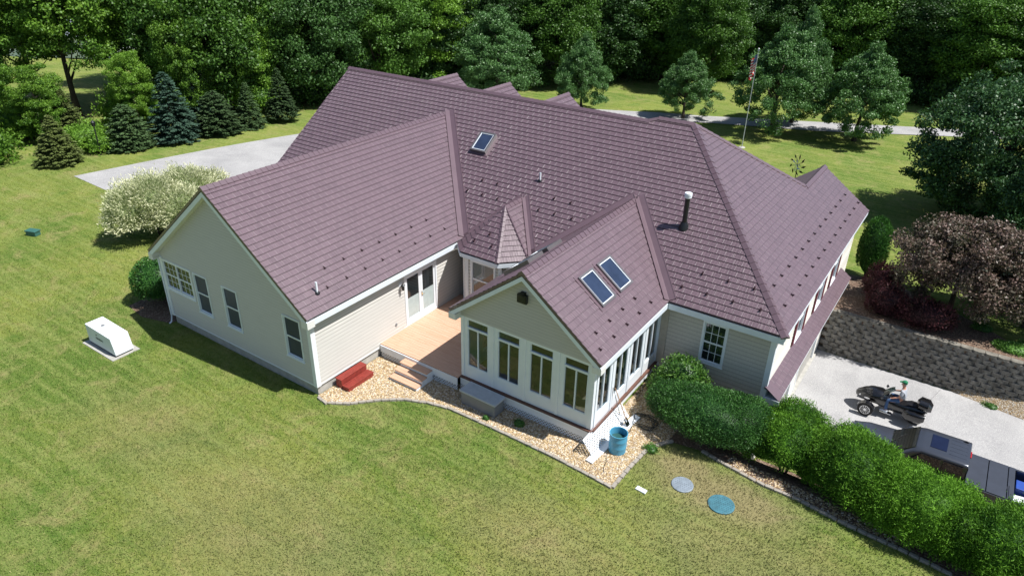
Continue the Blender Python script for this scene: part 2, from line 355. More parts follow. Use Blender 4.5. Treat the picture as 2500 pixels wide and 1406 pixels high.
# ---------------------------------------------------------------- mesh helpers
class MB:
    def __init__(s): s.v = []; s.f = []; s.uv = []; s.mi = []
    def add(s, vs, fs, uvs=None, mi=0):
        o = len(s.v); s.v += [tuple(p) for p in vs]
        for k, f in enumerate(fs):
            s.f.append(tuple(i+o for i in f)); s.mi.append(mi)
            s.uv.append(uvs[k] if uvs else None)
        return s
    def box(s, lo, hi, mi=0, rz=0.0, c=None):
        x0, y0, z0 = lo; x1, y1, z1 = hi
        P = [(x0,y0,z0),(x1,y0,z0),(x1,y1,z0),(x0,y1,z0),(x0,y0,z1),(x1,y0,z1),(x1,y1,z1),(x0,y1,z1)]
        if rz:
            cx, cy = c or ((x0+x1)/2, (y0+y1)/2); ca, sa = math.cos(rz), math.sin(rz)
            P = [(cx+(x-cx)*ca-(y-cy)*sa, cy+(x-cx)*sa+(y-cy)*ca, z) for x, y, z in P]
        return s.add(P, [(0,3,2,1),(4,5,6,7),(0,1,5,4),(1,2,6,5),(2,3,7,6),(3,0,4,7)], mi=mi)
    def hexa(s, P, mi=0):
        return s.add(P, [(0,3,2,1),(4,5,6,7),(0,1,5,4),(1,2,6,5),(2,3,7,6),(3,0,4,7)], mi=mi)
    def bar(s, a, b, w, h, up=(0, 0, 1), mi=0):     # rectangular bar from a to b
        a, b, up = Vector(a), Vector(b), Vector(up); d = (b-a).normalized()
        sd = d.cross(up).normalized(); u = sd.cross(d)
        P = [p+sd*(i*w/2)+u*(j*h/2) for p in (a, b) for i, j in ((-1,-1),(1,-1),(1,1),(-1,1))]
        return s.add(P, [(0,1,2,3),(7,6,5,4),(0,4,5,1),(1,5,6,2),(2,6,7,3),(3,7,4,0)], mi=mi)
    def tube(s, pts, r, n=8, mi=0, caps=True):
        pts = [Vector(p) for p in pts]; rs = r if isinstance(r, (list, tuple)) else [r]*len(pts)
        P = []; ref = None
        for i, p in enumerate(pts):
            d = (pts[min(i+1, len(pts)-1)]-pts[max(i-1, 0)]).normalized()
            if ref is None: ref = d.orthogonal().normalized()
            ref = (ref-d*ref.dot(d)).normalized(); bi = d.cross(ref)
            for k in range(n):
                t = 2*math.pi*k/n; P.append(p+(ref*math.cos(t)+bi*math.sin(t))*rs[i])
        F = [(i*n+k, i*n+(k+1) % n, (i+1)*n+(k+1) % n, (i+1)*n+k) for i in range(len(pts)-1) for k in range(n)]
        if caps: F += [tuple(range(n-1, -1, -1)), tuple((len(pts)-1)*n+k for k in range(n))]
        return s.add(P, F, mi=mi)
    def lathe(s, prof, c=(0, 0, 0), axis='z', n=24, mi=0, caps=True):      # prof: list of (radius, height)
        P = []
        for r_, h in prof:
            for k in range(n):
                t = 2*math.pi*k/n; a, b = r_*math.cos(t), r_*math.sin(t)
                q = {'z': (a, b, h), 'y': (a, h, -b), 'x': (h, a, b)}[axis]
                P.append((c[0]+q[0], c[1]+q[1], c[2]+q[2]))
        F = [(i*n+k, i*n+(k+1) % n, (i+1)*n+(k+1) % n, (i+1)*n+k) for i in range(len(prof)-1) for k in range(n)]
        if caps: F += [tuple(range(n-1, -1, -1)), tuple((len(prof)-1)*n+k for k in range(n))]
        return s.add(P, F, mi=mi)
    def loft(s, secs, n=20, mi=0):      # secs: (x, yc, zc, hw, hh, power)
        P = []
        for x, yc, zc, hw, hh, pw in secs:
            for k in range(n):
                t = 2*math.pi*(k+0.5)/n; c_, s_ = math.cos(t), math.sin(t)
                P.append((x, yc+hw*math.copysign(abs(c_)**(2/pw), c_), zc+hh*math.copysign(abs(s_)**(2/pw), s_)))
        F = [(i*n+k, i*n+(k+1) % n, (i+1)*n+(k+1) % n, (i+1)*n+k) for i in range(len(secs)-1) for k in range(n)]
        F += [tuple(range(n-1, -1, -1)), tuple((len(secs)-1)*n+k for k in range(n))]
        return s.add(P, F, mi=mi)
    def poly(s, P, mi=0): return s.add(P, [tuple(range(len(P)))], mi=mi)
    def prism(s, pts2, z0, z1, mi=0):
        n = len(pts2)
        return s.add([(x, y, z0) for x, y in pts2]+[(x, y, z1) for x, y in pts2],
                     [tuple(range(n-1, -1, -1)), tuple(range(n, 2*n))]+[(i, (i+1) % n, n+(i+1) % n, n+i) for i in range(n)], mi=mi)
    def build(s, name, m, parent=None, smooth=False, bevel=0.0, loc=None):
        me = bpy.data.meshes.new(name); me.from_pydata(s.v, [], s.f)
        for x in (m if isinstance(m, (list, tuple)) else [m]): me.materials.append(x)
        if any(s.mi): me.polygons.foreach_set('material_index', s.mi)
        if any(u is not None for u in s.uv):
            L = me.uv_layers.new(name='UVMap'); d = []
            for f, u in zip(s.f, s.uv):
                for k in range(len(f)): d += list(u[k]) if u else [0, 0]
            L.data.foreach_set('uv', d)
        bm = bmesh.new(); bm.from_mesh(me)
        if not any(u is not None for u in s.uv): bmesh.ops.recalc_face_normals(bm, faces=bm.faces)
        if bevel:
            bmesh.ops.bevel(bm, geom=[e for e in bm.edges if len(e.link_faces) == 2 and e.calc_face_angle(0) > 0.6], offset=bevel, segments=2, affect='EDGES', profile=0.6)
        bm.to_mesh(me); bm.free()
        if smooth:
            me.polygons.foreach_set('use_smooth', [True]*len(me.polygons))
            try: me.set_sharp_from_angle(angle=R(38))
            except Exception: pass
        o = bpy.data.objects.new(name, me); COL.objects.link(o)
        if parent: o.parent = parent
        if loc: o.location = loc
        return o

def tag(o, label=None, cat=None, group=None, kind=None):
    if label: o['label'] = label
    if cat: o['category'] = cat
    if group: o['group'] = group
    if kind: o['kind'] = kind
    return o
def thing(name, label, cat, loc=(0, 0, 0), rz=0.0, group=None):
    o = bpy.data.objects.new(name, None); COL.objects.link(o); o.location = loc; o.rotation_euler = (0, 0, rz)
    o.empty_display_size = 0.3
    return tag(o, label, cat, group)
def dup(root, loc, rz, label, scale=None, group=None):
    def cp(o, par):
        c = o.copy(); COL.objects.link(c); c.parent = par
        for ch in [x for x in bpy.data.objects if x.parent == o and x != c]: cp(ch, c)
        return c
    r_ = cp(root, None); r_.location = loc; r_.rotation_euler = (0, 0, rz)
    if scale: r_.scale = scale
    r_['label'] = label
    if group: r_['group'] = group
    return r_

def sm(t): t = min(1, max(0, t)); return t*t*(3-2*t)
def clip_half(poly, a, b, c):       # keep a*x+b*y<=c
    out = []; n = len(poly)
    for i in range(n):
        p, q = poly[i], poly[(i+1) % n]; dp, dq = a*p[0]+b*p[1]-c, a*q[0]+b*q[1]-c
        if dp <= 1e-9: out.append(p)
        if (dp < -1e-9 and dq > 1e-9) or (dp > 1e-9 and dq < -1e-9):
            t = dp/(dp-dq); out.append((p[0]+t*(q[0]-p[0]), p[1]+t*(q[1]-p[1])))
    return out
def clip_rect(poly, u0, u1, v0, v1):
    for a, b, c in ((1, 0, u1), (-1, 0, -u0), (0, 1, v1), (0, -1, -v0)):
        if len(poly) < 3: return []
        poly = clip_half(poly, a, b, c)
    return poly if len(poly) >= 3 else []

def coursed(mb, fr, poly, expo, lift_lo, lift_hi, holes=(), v00=0.0, mi=0):
    """lay tilted courses over a planar polygon; fr(u, v, d) gives the world point"""
    vmin = min(p[1] for p in poly); vmax = max(p[1] for p in poly)
    cuts = sorted({round(x, 5) for h in holes for x in (h[2], h[3]) if vmin < x < vmax})
    k = math.floor((vmin-v00)/expo)
    while v00+k*expo < vmax-1e-6:
        a, b = v00+k*expo, v00+(k+1)*expo; k += 1
        edges = [a]+[c for c in cuts if a < c < b]+[b]
        for e0, e1 in zip(edges[:-1], edges[1:]):
            band = clip_rect(poly, -1e3, 1e3, e0, e1)
            if not band: continue
            spans = [(-1e3, 1e3)]
            for h in holes:
                if h[2] <= e0+1e-6 and h[3] >= e1-1e-6:
                    ns = []
                    for s0, s1 in spans:
                        if h[0] > s0: ns.append((s0, min(s1, h[0])))
                        if h[1] < s1: ns.append((max(s0, h[1]), s1))
                    spans = [x for x in ns if x[1]-x[0] > 1e-5]
            for s0, s1 in spans:
                P = clip_rect(band, s0, s1, -1e3, 1e3)
                if not P: continue
                df = lambda v: lift_lo+(lift_hi-lift_lo)*(v-a)/expo
                mb.add([fr(u, v, df(v)) for u, v in P], [tuple(range(len(P)))], [list(P)], mi)
                if abs(e0-a) < 1e-6:
                    us = [p[0] for p in P if abs(p[1]-a) < 1e-5]
                    if len(us) >= 2:
                        u0, u1 = min(us), max(us)
                        mb.add([fr(u0, a, lift_hi-0.002), fr(u1, a, lift_hi-0.002), fr(u1, a, lift_lo), fr(u0, a, lift_lo)],
                               [(0, 1, 2, 3)], [[(u0, a), (u1, a), (u1, a+0.001), (u0, a+0.001)]], mi)
def slab(mb, fr, poly, d0, d1, holes=(), mi=0):
    """flat closed slab between offsets d0<d1, with rectangular holes"""
    n = len(poly)
    vs_ = sorted({min(p[1] for p in poly), max(p[1] for p in poly)} | {x for h in holes for x in (h[2], h[3])})
    for e0, e1 in zip(vs_[:-1], vs_[1:]):
        band = clip_rect(poly, -1e3, 1e3, e0, e1)
        if not band: continue
        us = [(-1e3, 1e3)]
        for h in holes:
            if h[2] <= e0+1e-6 and h[3] >= e1-1e-6:
                us = [y for s0, s1 in us for y in ((s0, min(s1, h[0])), (max(s0, h[1]), s1)) if y[1]-y[0] > 1e-5]
        for s0, s1 in us:
            P = clip_rect(band, s0, s1, -1e3, 1e3)
            if P:
                for d in (d0, d1): mb.add([fr(u, v, d) for u, v in P], [tuple(range(len(P)))], [list(P)], mi)
    for i in range(n):
        p, q = poly[i], poly[(i+1) % n]
        mb.add([fr(*p, d0), fr(*q, d0), fr(*q, d1), fr(*p, d1)], [(0, 1, 2, 3)], [[p, q, q, p]], mi)
    for h in holes:
        c = [(h[0], h[2]), (h[1], h[2]), (h[1], h[3]), (h[0], h[3])]
        for i in range(4):
            p, q = c[i], c[(i+1) % 4]
            mb.add([fr(*p, d0), fr(*q, d0), fr(*q, d1), fr(*p, d1)], [(0, 1, 2, 3)], [[p, q, q, p]], mi)

def frame(o, u, v):
    o, u = Vector(o), Vector(u).normalized(); v = Vector(v); v = (v-u*v.dot(u)).normalized(); n = u.cross(v)
    def f(a, b, d=0.0): return o+u*a+v*b+n*d
    f.o, f.u, f.v, f.n = o, u, v, n
    f.inv = lambda p: ((Vector(p)-o).dot(u), (Vector(p)-o).dot(v))
    return f

# ---------------------------------------------------------------- ground
def h_base(x, y):
    h = -1.2*sm((y-12)/34)
    h -= 0.59*sm((x-8)/6)*sm((y-12)/6)*(1-sm((y-24)/16))
    h -= 1.0*sm((-x-38)/40)*1.0
    return h
LOW = -2.74
def ground_h(x, y):
    if y > 18.73:
        return h_base(x, y)
    if x > 12.8 and y > 5.0:
        t = sm((y-5.2)/4.0)
        return LOW*t*sm((x-11.2)/2.2) if y < 8.2 else LOW*max(t, sm((y-5.2)/3.6))*1.0
    if x > 11.2 and 5.2 < y <= 8.3:
        return LOW*sm((y-5.2)/4.0)*sm((x-11.2)/2.2)
    return h_base(x, y)*(0 if y < 12 else 1)
def lin(a, b, s): return list(np.arange(a, b, s))
xs = lin(-140, -40, 5)+lin(-40, -12, 1)+lin(-12, 12.75, 0.33)+[12.79, 12.81]+lin(13.0, 24, 0.25)+lin(24, 60, 2)+lin(60, 141, 8)
ys = lin(-45, -12, 3)+lin(-12, 4.9, 0.5)+lin(4.9, 18.4, 0.25)+[18.50, 18.70, 18.76]+lin(19.0, 30, 0.6)+lin(30, 80, 2)+lin(80, 262, 10)
gm = MB(); nx = len(xs)
gm.v = [(x, y, ground_h(x, y)) for y in ys for x in xs]
gm.f = [(j*nx+i, j*nx+i+1, (j+1)*nx+i+1, (j+1)*nx+i) for j in range(len(ys)-1) for i in range(nx-1)]
gm.mi = [0]*len(gm.f); gm.uv = [None]*len(gm.f)
tag(gm.build('lawn', MAT['grass'], smooth=True), kind='structure')

def drape(name, poly, m, step=0.5, off=0.012, hf=ground_h):
    mb = MB(); X = [p[0] for p in poly]; Y = [p[1] for p in poly]
    x = math.floor(min(X)/step)*step
    while x < max(X):
        y = math.floor(min(Y)/step)*step
        col = clip_rect(poly, x, x+step, -1e3, 1e3)
        while y < max(Y) and col:
            c = clip_rect(col, -1e3, 1e3, y, y+step)
            if c: mb.add([(a, b, hf(a, b)+off) for a, b in c], [tuple(range(len(c)))])
            y += step
        x += step
    o = mb.build(name, m)
    return tag(o, kind='structure')
low_f = lambda x, y: LOW + 0.18*sm((x-18)/10)
drape('driveway', [(12.7, 9.6), (16, 9.35), (22, 9.3), (30, 9.6), (30, 18.3), (24, 17.92), (21.3, 17.82), (19.8, 18.12), (18.6, 18.36), (12.7, 18.4)], MAT['asphalt'], 0.5, 0.02, low_f)
drape('upper_driveway', [(-29.6, 6.6), (-25.7, 6.45), (-22.5, 10.3), (-20.2, 13.4), (-16, 17), (-10, 21.5), (-10, 40), (-22, 40), (-24.5, 33), (-26.7, 22.6), (-28.2, 14)], MAT['asphalt'], 1.0, 0.014)
drape('road', [(-24, 39), (-18, 42.0), (-12, 44.6), (-3.6, 48.9), (4.8, 52.2), (13.3, 57.1), (24, 63), (40, 70), (40, 73), (24, 66), (13, 59.9), (3.6, 55.2), (-5.1, 50.9), (-9.3, 49.2), (-13.7, 47.0), (-24, 42.5)], MAT['asphalt'], 2.0, 0.04)
BED = [(0.0, 0.0), (0.09, -0.11), (0.53, -0.17), (1.2, 0.24), (1.9, 1.0), (2.6, 1.55), (3.4, 1.9), (4.24, 2.09), (5.96, 2.12), (8.35, 2.10), (9.73, 2.02), (10.52, 1.95),
       (10.56, 3.13), (10.66, 4.3), (11.12, 4.95), (12.1, 5.1), (12.92, 4.92), (14.15, 4.72), (15.22, 4.72), (16.53, 4.53), (18.0, 4.45), (19.3, 4.3), (23, 4.0), (23, 8.6), (13.1, 8.6), (13.0, 8.25), (9, 8.25), (9, 3.4), (0.0, 3.4)]
FBED = BED[:14]+[(11.0, 4.8), (11.3, 8.25), (9, 8.25), (9, 3.4), (0.0, 3.4)]
HBED = [(11.0, 4.8), (11.12, 4.95), (12.1, 5.1), (12.92, 4.92), (14.15, 4.72), (15.22, 4.72), (16.53, 4.53), (18.0, 4.45), (19.3, 4.3), (23, 4.0), (23, 9.2), (13.1, 9.2), (13.0, 8.25), (11.3, 8.25)]
drape('gravel_bed', FBED, MAT['gravel'], 0.25, 0.022)
drape('hedge_bed', HBED, MAT['mulch'], 0.25, 0.022)  # gravel ground; dark mulch used to paint in the junipers' shade
UB = [(12.95, 18.765), (17.5, 18.765), (20.5, 18.78), (26, 18.78), (26, 19.6), (20.8, 19.9), (19.6, 20.9), (17.4, 22.5), (16, 23.3), (14.4, 23.9), (13.0, 23.4)]
drape('upper_gravel_bed', UB, MAT['mulch'], 0.3, 0.03)
drape('wall_gravel_strip', [(18.6, 18.35), (19.8, 18.1), (21.3, 17.8), (24, 17.9), (24, 18.46), (18.6, 18.46)], MAT['gravel'], 0.25, 0.0,
      lambda x, y: low_f(x, y)+0.024+0.85*max(0.0, y-float(np.interp(x, [18.6, 19.8, 21.3, 24], [18.35, 18.1, 17.8, 17.9]))))
drape('mulch_bed', [(-11.3, -0.4), (-10, -0.6), (-8.55, -0.2), (-8.55, 2.4), (-10, 2.6), (-11.4, 1.2)], MAT['mulch'], 0.3, 0.02)

# pebbles: uncountable, one object
def in_poly(x, y, P):
    c = False; n = len(P)
    for i in range(n):
        (x0, y0), (x1, y1) = P[i], P[(i+1) % n]
        if (y0 > y) != (y1 > y) and x < (x1-x0)*(y-y0)/(y1-y0)+x0: c = not c
    return c
def pebbles(name, poly, dens, size, m, z=None):
    X = [p[0] for p in poly]; Y = [p[1] for p in poly]
    area = (max(X)-min(X))*(max(Y)-min(Y)); N = int(area*dens)
    pts = np.stack([rng.uniform(min(X), max(X), N), rng.uniform(min(Y), max(Y), N)], 1)
    pts = [p for p in pts if in_poly(p[0], p[1], poly)]
    V = np.array([(1,0,0),(-1,0,0),(0,1,0),(0,-1,0),(0,0,1),(0,0,-1)], float)
    V = np.concatenate([V, np.array([(1,1,1),(1,-1,1),(-1,1,1),(-1,-1,1)])*0.64])
    Fc = [(4,6,0),(4,0,7),(4,6,2),(4,2,8),(4,8,1),(4,1,9),(4,9,3),(4,3,7),(6,0,2),(0,7,3),(8,2,1),(9,1,3)]
    Fc = [(4,0,6),(4,7,0),(4,6,2),(4,2,8),(4,8,1),(4,1,9),(4,9,3),(4,3,7),(6,0,2),(0,7,3),(8,2,1),(1,3,9)]
    vs_, fs, tn = [], [], []
    nv = len(V)
    for i, (x, y) in enumerate(pts):
        a = rng.uniform(0, 6.28); s = size*rng.uniform(0.55, 1.35); sx = rng.uniform(0.8, 1.25)
        W = V*np.array([s*sx, s/sx, s*0.62]); ca, sa = math.cos(a), math.sin(a)
        W = W*rng.uniform(0.85, 1.15, (nv, 1))
        zz = (z(x, y) if z else ground_h(x, y))+0.022
        vs_.append(np.stack([W[:, 0]*ca-W[:, 1]*sa+x, W[:, 0]*sa+W[:, 1]*ca+y, W[:, 2]+zz], 1))
        fs.append(np.array(Fc)+i*nv); tn += [rng.random()]*len(Fc)
    vs_ = np.concatenate(vs_); fs = np.concatenate(fs)
    me = bpy.data.meshes.new(name); me.from_pydata(vs_.tolist(), [], fs.tolist())
    me.attributes.new('tint', 'FLOAT', 'FACE').data.foreach_set('value', tn); me.materials.append(m)
    me.polygons.foreach_set('use_smooth', [True]*len(me.polygons))
    o = bpy.data.objects.new(name, me); COL.objects.link(o); return tag(o, kind='stuff', label='loose tan river pebbles covering the garden bed')
pebbles('pebbles', FBED, 620, 0.027, MAT['pebble'])
pebbles('scattered_pebbles', [(12.9, 4.95), (14.15, 4.75), (15.2, 4.75), (16.5, 4.56), (18.0, 4.48), (18.0, 5.0), (15.5, 5.2), (13, 5.5)], 330, 0.027, MAT['pebble'])

# edging stones: one object each
def edging(path, group, where):
    pts = [Vector((*p, 0)) for p in path]; L = 0; proto = None; d = 0.0; seg = 0; pos = 0; k = 0
    tot = sum((pts[i+1]-pts[i]).length for i in range(len(pts)-1))
    def at(s):
        for i in range(len(pts)-1):
            l = (pts[i+1]-pts[i]).length
            if s <= l: return pts[i]+(pts[i+1]-pts[i])*(s/l), (pts[i+1]-pts[i]).normalized()
            s -= l
        return pts[-1], (pts[-1]-pts[-2]).normalized()
    s = 0.13
    while s < tot:
        p, t = at(s)
        if edging.proto is None:
            o = MB().box((-0.125, -0.055, -0.05), (0.125, 0.055, 0.055)).build('edging_stone', MAT['edging'], bevel=0.014)
            edging.proto = o
        else:
            o = edging.proto.copy(); COL.objects.link(o)
        o.location = (p.x, p.y, ground_h(p.x, p.y)+0.02+random.uniform(-0.01, 0.008))
        o.rotation_euler = (random.uniform(-0.04, 0.04), random.uniform(-0.04, 0.04), math.atan2(t.y, t.x)+random.uniform(-0.07, 0.07))
        tag(o, 'tan edging stone '+where, 'edging stone', group)
        s += 0.265+random.uniform(-0.008, 0.012)
edging.proto = None
edging(BED[1:12], 'edging stones along the gravel bed in front of the sunroom', 'between the lawn and the front gravel bed')
edging(BED[11:15], 'edging stones beside the blue tub bed', 'between the blue tub gravel and the dry lawn')
edging(BED[15:22], 'edging stones along the hedge bed', 'between the dry lawn and the juniper hedge')

# ---------------------------------------------------------------- house
HOUSE = thing('house', 'beige one storey house with a brown metal shingle roof, glazed sunroom and wooden deck', 'house')
EH = 3.30
SOFF = 3.04
def roof_plane(mb, P3, u, holes_uv=(), thick=0.10):
    """P3 convex 3-D polygon (counter-clockwise from above); u = direction along the eave, v grows upward"""
    P3 = [Vector(p) for p in P3]; n = None
    for i in range(len(P3)-2):
        c = (P3[i+1]-P3[0]).cross(P3[i+2]-P3[0])
        if c.length > 1e-4: n = c.normalized(); break
    if n.z < 0: n = -n
    u = Vector(u).normalized(); v = n.cross(u)
    if v.z < 0: u = -u; v = -v
    low = min(P3, key=lambda p: p.z)
    o = Vector((0, 0, low.z)); o = low - u*(low.dot(u))
    fr = frame(o, u, v)
    poly = [fr.inv(p) for p in P3]
    a = sum(poly[i][0]*poly[(i+1) % len(poly)][1]-poly[(i+1) % len(poly)][0]*poly[i][1] for i in range(len(poly)))
    if a < 0: poly = poly[::-1]
    hs = [h(fr) if callable(h) else h for h in holes_uv]
    coursed(mb, fr, poly, EXPO, 0.028, 0.003, hs)
    slab(mb, fr, poly, -thick, 0.0, hs)
    return fr
def cap_line(mb, a, b, w=0.15, step=0.24, nrm=(0, 0, 1), h=0.035, start_low=True):
    """overlapping ridge or hip caps from a (low) to b (high), each a short folded piece"""
    a, b = Vector(a), Vector(b); L = (b-a).length; d = (b-a)/L; side = d.cross(Vector((0, 0, 1))).normalized(); up = side.cross(d)
    n = max(1, int(L/step)); st = L/n
    for k in range(n):
        p, q = a+d*(k*st-0.02), a+d*((k+1)*st+0.01)
        P = []
        for x, hh in ((p, h+0.025), (q, h+0.004)):
            P += [x-side*w-up*(w*cap_line.drop-hh), x+up*(hh+0.012), x+side*w-up*(w*cap_line.drop-hh)]
            P += [x-side*w-up*(w*cap_line.drop-hh+0.05), x+side*w-up*(w*cap_line.drop-hh+0.05)]
        mb.add(P, [(0, 1, 6, 5), (1, 2, 7, 6), (3, 0, 1), (3, 1, 2, 4), (0, 3, 8, 5), (2, 7, 9, 4), (5, 6, 7, 9, 8)])
cap_line.drop = 0.7
def valley(mb, a, b, w=0.24, off=0.05, n1=None, n2=None):
    """flat valley flashing lying in two roof planes with outward normals n1, n2"""
    a, b = Vector(a), Vector(b); d = (b-a).normalized()
    for n, sgn in ((Vector(n1).normalized(), -1), (Vector(n2).normalized(), 1)):
        s = d.cross(n).normalized()*sgn
        q = [a+n*off, b+n*off, b+n*off+s*w, a+n*off+s*w]
        e = [p-n*0.03 for p in q]
        mb.add(q+e, [(0, 1, 2, 3), (3, 2, 6, 7), (0, 4, 5, 1), (1, 5, 6, 2), (0, 3, 7, 4)])
        r_ = [a+n*(off+0.012)+s*(w-0.03), b+n*(off+0.012)+s*(w-0.03), b+n*(off+0.012)+s*w, a+n*(off+0.012)+s*w]
        mb.add(r_+[p-n*0.02 for p in r_], [(0, 1, 2, 3), (3, 2, 6, 7), (0, 4, 5, 1)])

# key numbers recovered from the photograph
WXL, WXR, WXP, WHP, WY = -8.75, 0.30, -4.30, 6.80, -0.31
MSL = (7.675-EH)/(14.06-7.96); MY, MZ = 14.06, 7.675
main_y = lambda z: 7.96+(z-EH)/MSL
RY2, RZ2, RX0, RX1 = 14.24, 7.804, 5.6, 7.09
XE, YB = 13.31, 21.5
RSL = (RZ2-EH)/(XE-RX1)
GX, GZ = 11.0, EH+RSL*(XE-11.0)
GY = 18.07
SXL, SXR, SXP, SZ, SY = 3.50, 9.31, 6.405, 5.53, 3.02
SSL = (SZ-EH)/(SXR-SXP)

# --- main roof
mb = MB()
sk = [(-1.93, -1.05, None, None)]
def main_hole(fr):      # skylight hole in main plane
    a = fr.inv((-1.80, 11.30, EH+MSL*(11.30-7.96))); b = fr.inv((-1.08, 12.12, EH+MSL*(12.12-7.96)))
    return (min(a[0], b[0])+0.0, max(a[0], b[0]), min(a[1], b[1]), max(a[1], b[1]))
frM = roof_plane(mb, [(-12.04, 7.96, EH), (XE, 7.96, EH), (RX1, RY2, RZ2), (RX0, RY2, RZ2), (RX0-0.35, MY, MZ), (-12.04, MY, MZ)], (1, 0, 0))
nM = Vector((0, -MSL, 1)).normalized()
roof_plane(mb, [(-12.04, 20.16, EH), (-12.04, MY, MZ), (RX0-0.35, MY, MZ), (RX0, RY2, RZ2), (RX1, RY2, RZ2), (GX, GY, GZ), (10.2, 20.33, EH)], (-1, 0, 0))
roof_plane(mb, [(XE, 7.96, EH), (XE, GY, EH), (GX, GY, GZ), (RX1, RY2, RZ2)], (0, 1, 0))
roof_plane(mb, [(XE, GY, EH), (XE, YB, EH), (GX, YB, GZ), (GX, GY, GZ)], (0, 1, 0))
roof_plane(mb, [(GX, GY-0.2, GZ), (GX, YB, GZ), (8.69, YB, EH), (8.69, 17.9, EH)], (0, 1, 0))
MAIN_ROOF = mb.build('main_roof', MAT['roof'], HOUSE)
c = MB()
cap_line.drop = MSL*0.95
cap_line(c, (-12.04, MY, MZ), (RX0-0.3, MY, MZ), 0.14); cap_line(c, (RX0, RY2, RZ2+0.01), (RX1, RY2, RZ2+0.01), 0.14)
cap_line(c, (RX0-0.38, MY, MZ), (RX0, RY2, RZ2), 0.1, 0.3)
cap_line(c, (GX, YB, GZ), (GX, GY, GZ), 0.14)
cap_line.drop = 0.50
cap_line(c, (XE, 7.96, EH), (RX1, RY2, RZ2), 0.15, 0.2286*1.29); cap_line(c, (GX-0.05, GY-0.05, GZ+0.03), (RX1, RY2, RZ2), 0.13, 0.2286*1.29)
c.build('ridge_cap', MAT['flashing'], MAIN_ROOF)

# dormers on the far slope
for k, (xd, zd, xr_) in enumerate(((-7.55, 7.38, 0), (-4.08, 7.37, 0), (-0.60, 7.35, 0))):
    d = MB(); yf = 17.5; sd = 0.80; zb = zd-1.25; w = (zd-zb)/sd
    yb = MY+0.3
    for s in (1, -1):
        roof_plane(d, [(xd, yb, zd), (xd, yf, zd), (xd+s*w, yf, zb), (xd+s*w, yb+0.8, zb)], (0, 1, 0), thick=0.08)
    o = d.build('dormer', MAT['roof'], HOUSE)
    g = MB(); g.poly([(xd-w+0.25, yf-0.25, zb+0.12), (xd+w-0.25, yf-0.25, zb+0.12), (xd, yf-0.25, zd-0.12)]); g.box((xd-w+0.25, yf-2.5, zb-1.4), (xd+w-0.25, yf-0.26, zb+0.1))
    g.build('dormer_wall', MAT['siding'], o)
    cp = MB(); cap_line.drop = 0.75; cap_line(cp, (xd, yf, zd), (xd, yb, zd), 0.12); cp.build('ridge_cap', MAT['flashing'], o)

# --- wing roof
mb = MB(); vy = main_y(WHP)
nWR = Vector(((WHP-EH)/(WXR-WXP), 0, 1)).normalized(); nWL = Vector((-(WHP-EH)/(WXP-WXL), 0, 1)).normalized()
roof_plane(mb, [(WXR, WY, EH), (WXR, 7.96, EH), (WXP, vy, WHP), (WXP, WY, WHP)], (0, 1, 0))
roof_plane(mb, [(WXL, WY, EH), (WXP, WY, WHP), (WXP, vy, WHP), (WXL, 7.96, EH)], (0, 1, 0))
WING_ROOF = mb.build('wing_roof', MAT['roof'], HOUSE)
c = MB(); cap_line.drop = 0.72; cap_line(c, (WXP, WY, WHP), (WXP, vy, WHP), 0.15); c.build('ridge_cap', MAT['flashing'], WING_ROOF)
c = MB(); valley(c, (WXR, 7.96, EH), (WXP, vy, WHP), 0.27, 0.055, nWR, nM); c.build('valley_flashing', MAT['flashing'], WING_ROOF)

# --- sunroom roof
mb = MB(); vy2 = main_y(SZ); nSR = Vector((SSL, 0, 1)).normalized(); nSL = Vector((-SSL, 0, 1)).normalized()
def sky_hole(x0, x1, y0, y1, sgn):
    def f(fr):
        z = lambda x: SZ-SSL*abs(x-SXP)
        a, b = fr.inv((x0, y0, z(x0))), fr.inv((x1, y1, z(x1)))
        return (min(a[0], b[0]), max(a[0], b[0]), min(a[1], b[1]), max(a[1], b[1]))
    return f
SKR = [(7.36, 8.22, 4.92, 5.68), (7.36, 8.22, 6.14, 6.92)]
SKL = [(2*SXP-b, 2*SXP-a, y0, y1) for a, b, y0, y1 in SKR]
roof_plane(mb, [(SXR, SY, EH), (SXR, 7.96, EH), (SXP, vy2, SZ), (SXP, SY, SZ)], (0, 1, 0), [sky_hole(*s, 1) for s in SKR])
roof_plane(mb, [(SXL, SY, EH), (SXP, SY, SZ), (SXP, vy2, SZ), (SXL, 7.96, EH)], (0, 1, 0), [sky_hole(*s, -1) for s in SKL])
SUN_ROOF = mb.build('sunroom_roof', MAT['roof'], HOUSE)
c = MB(); cap_line.drop = 0.74; cap_line(c, (SXP, SY, SZ), (SXP, vy2, SZ), 0.14, 0.26); c.build('ridge_cap', MAT['flashing'], SUN_ROOF)
c = MB(); valley(c, (SXR, 7.96, EH), (SXP, vy2, SZ), 0.27, 0.055, nSR, nM); valley(c, (SXP, vy2, SZ), (SXL, 7.96, EH), 0.27, 0.055, nSL, nM)
c.build('valley_flashing', MAT['flashing'], SUN_ROOF)

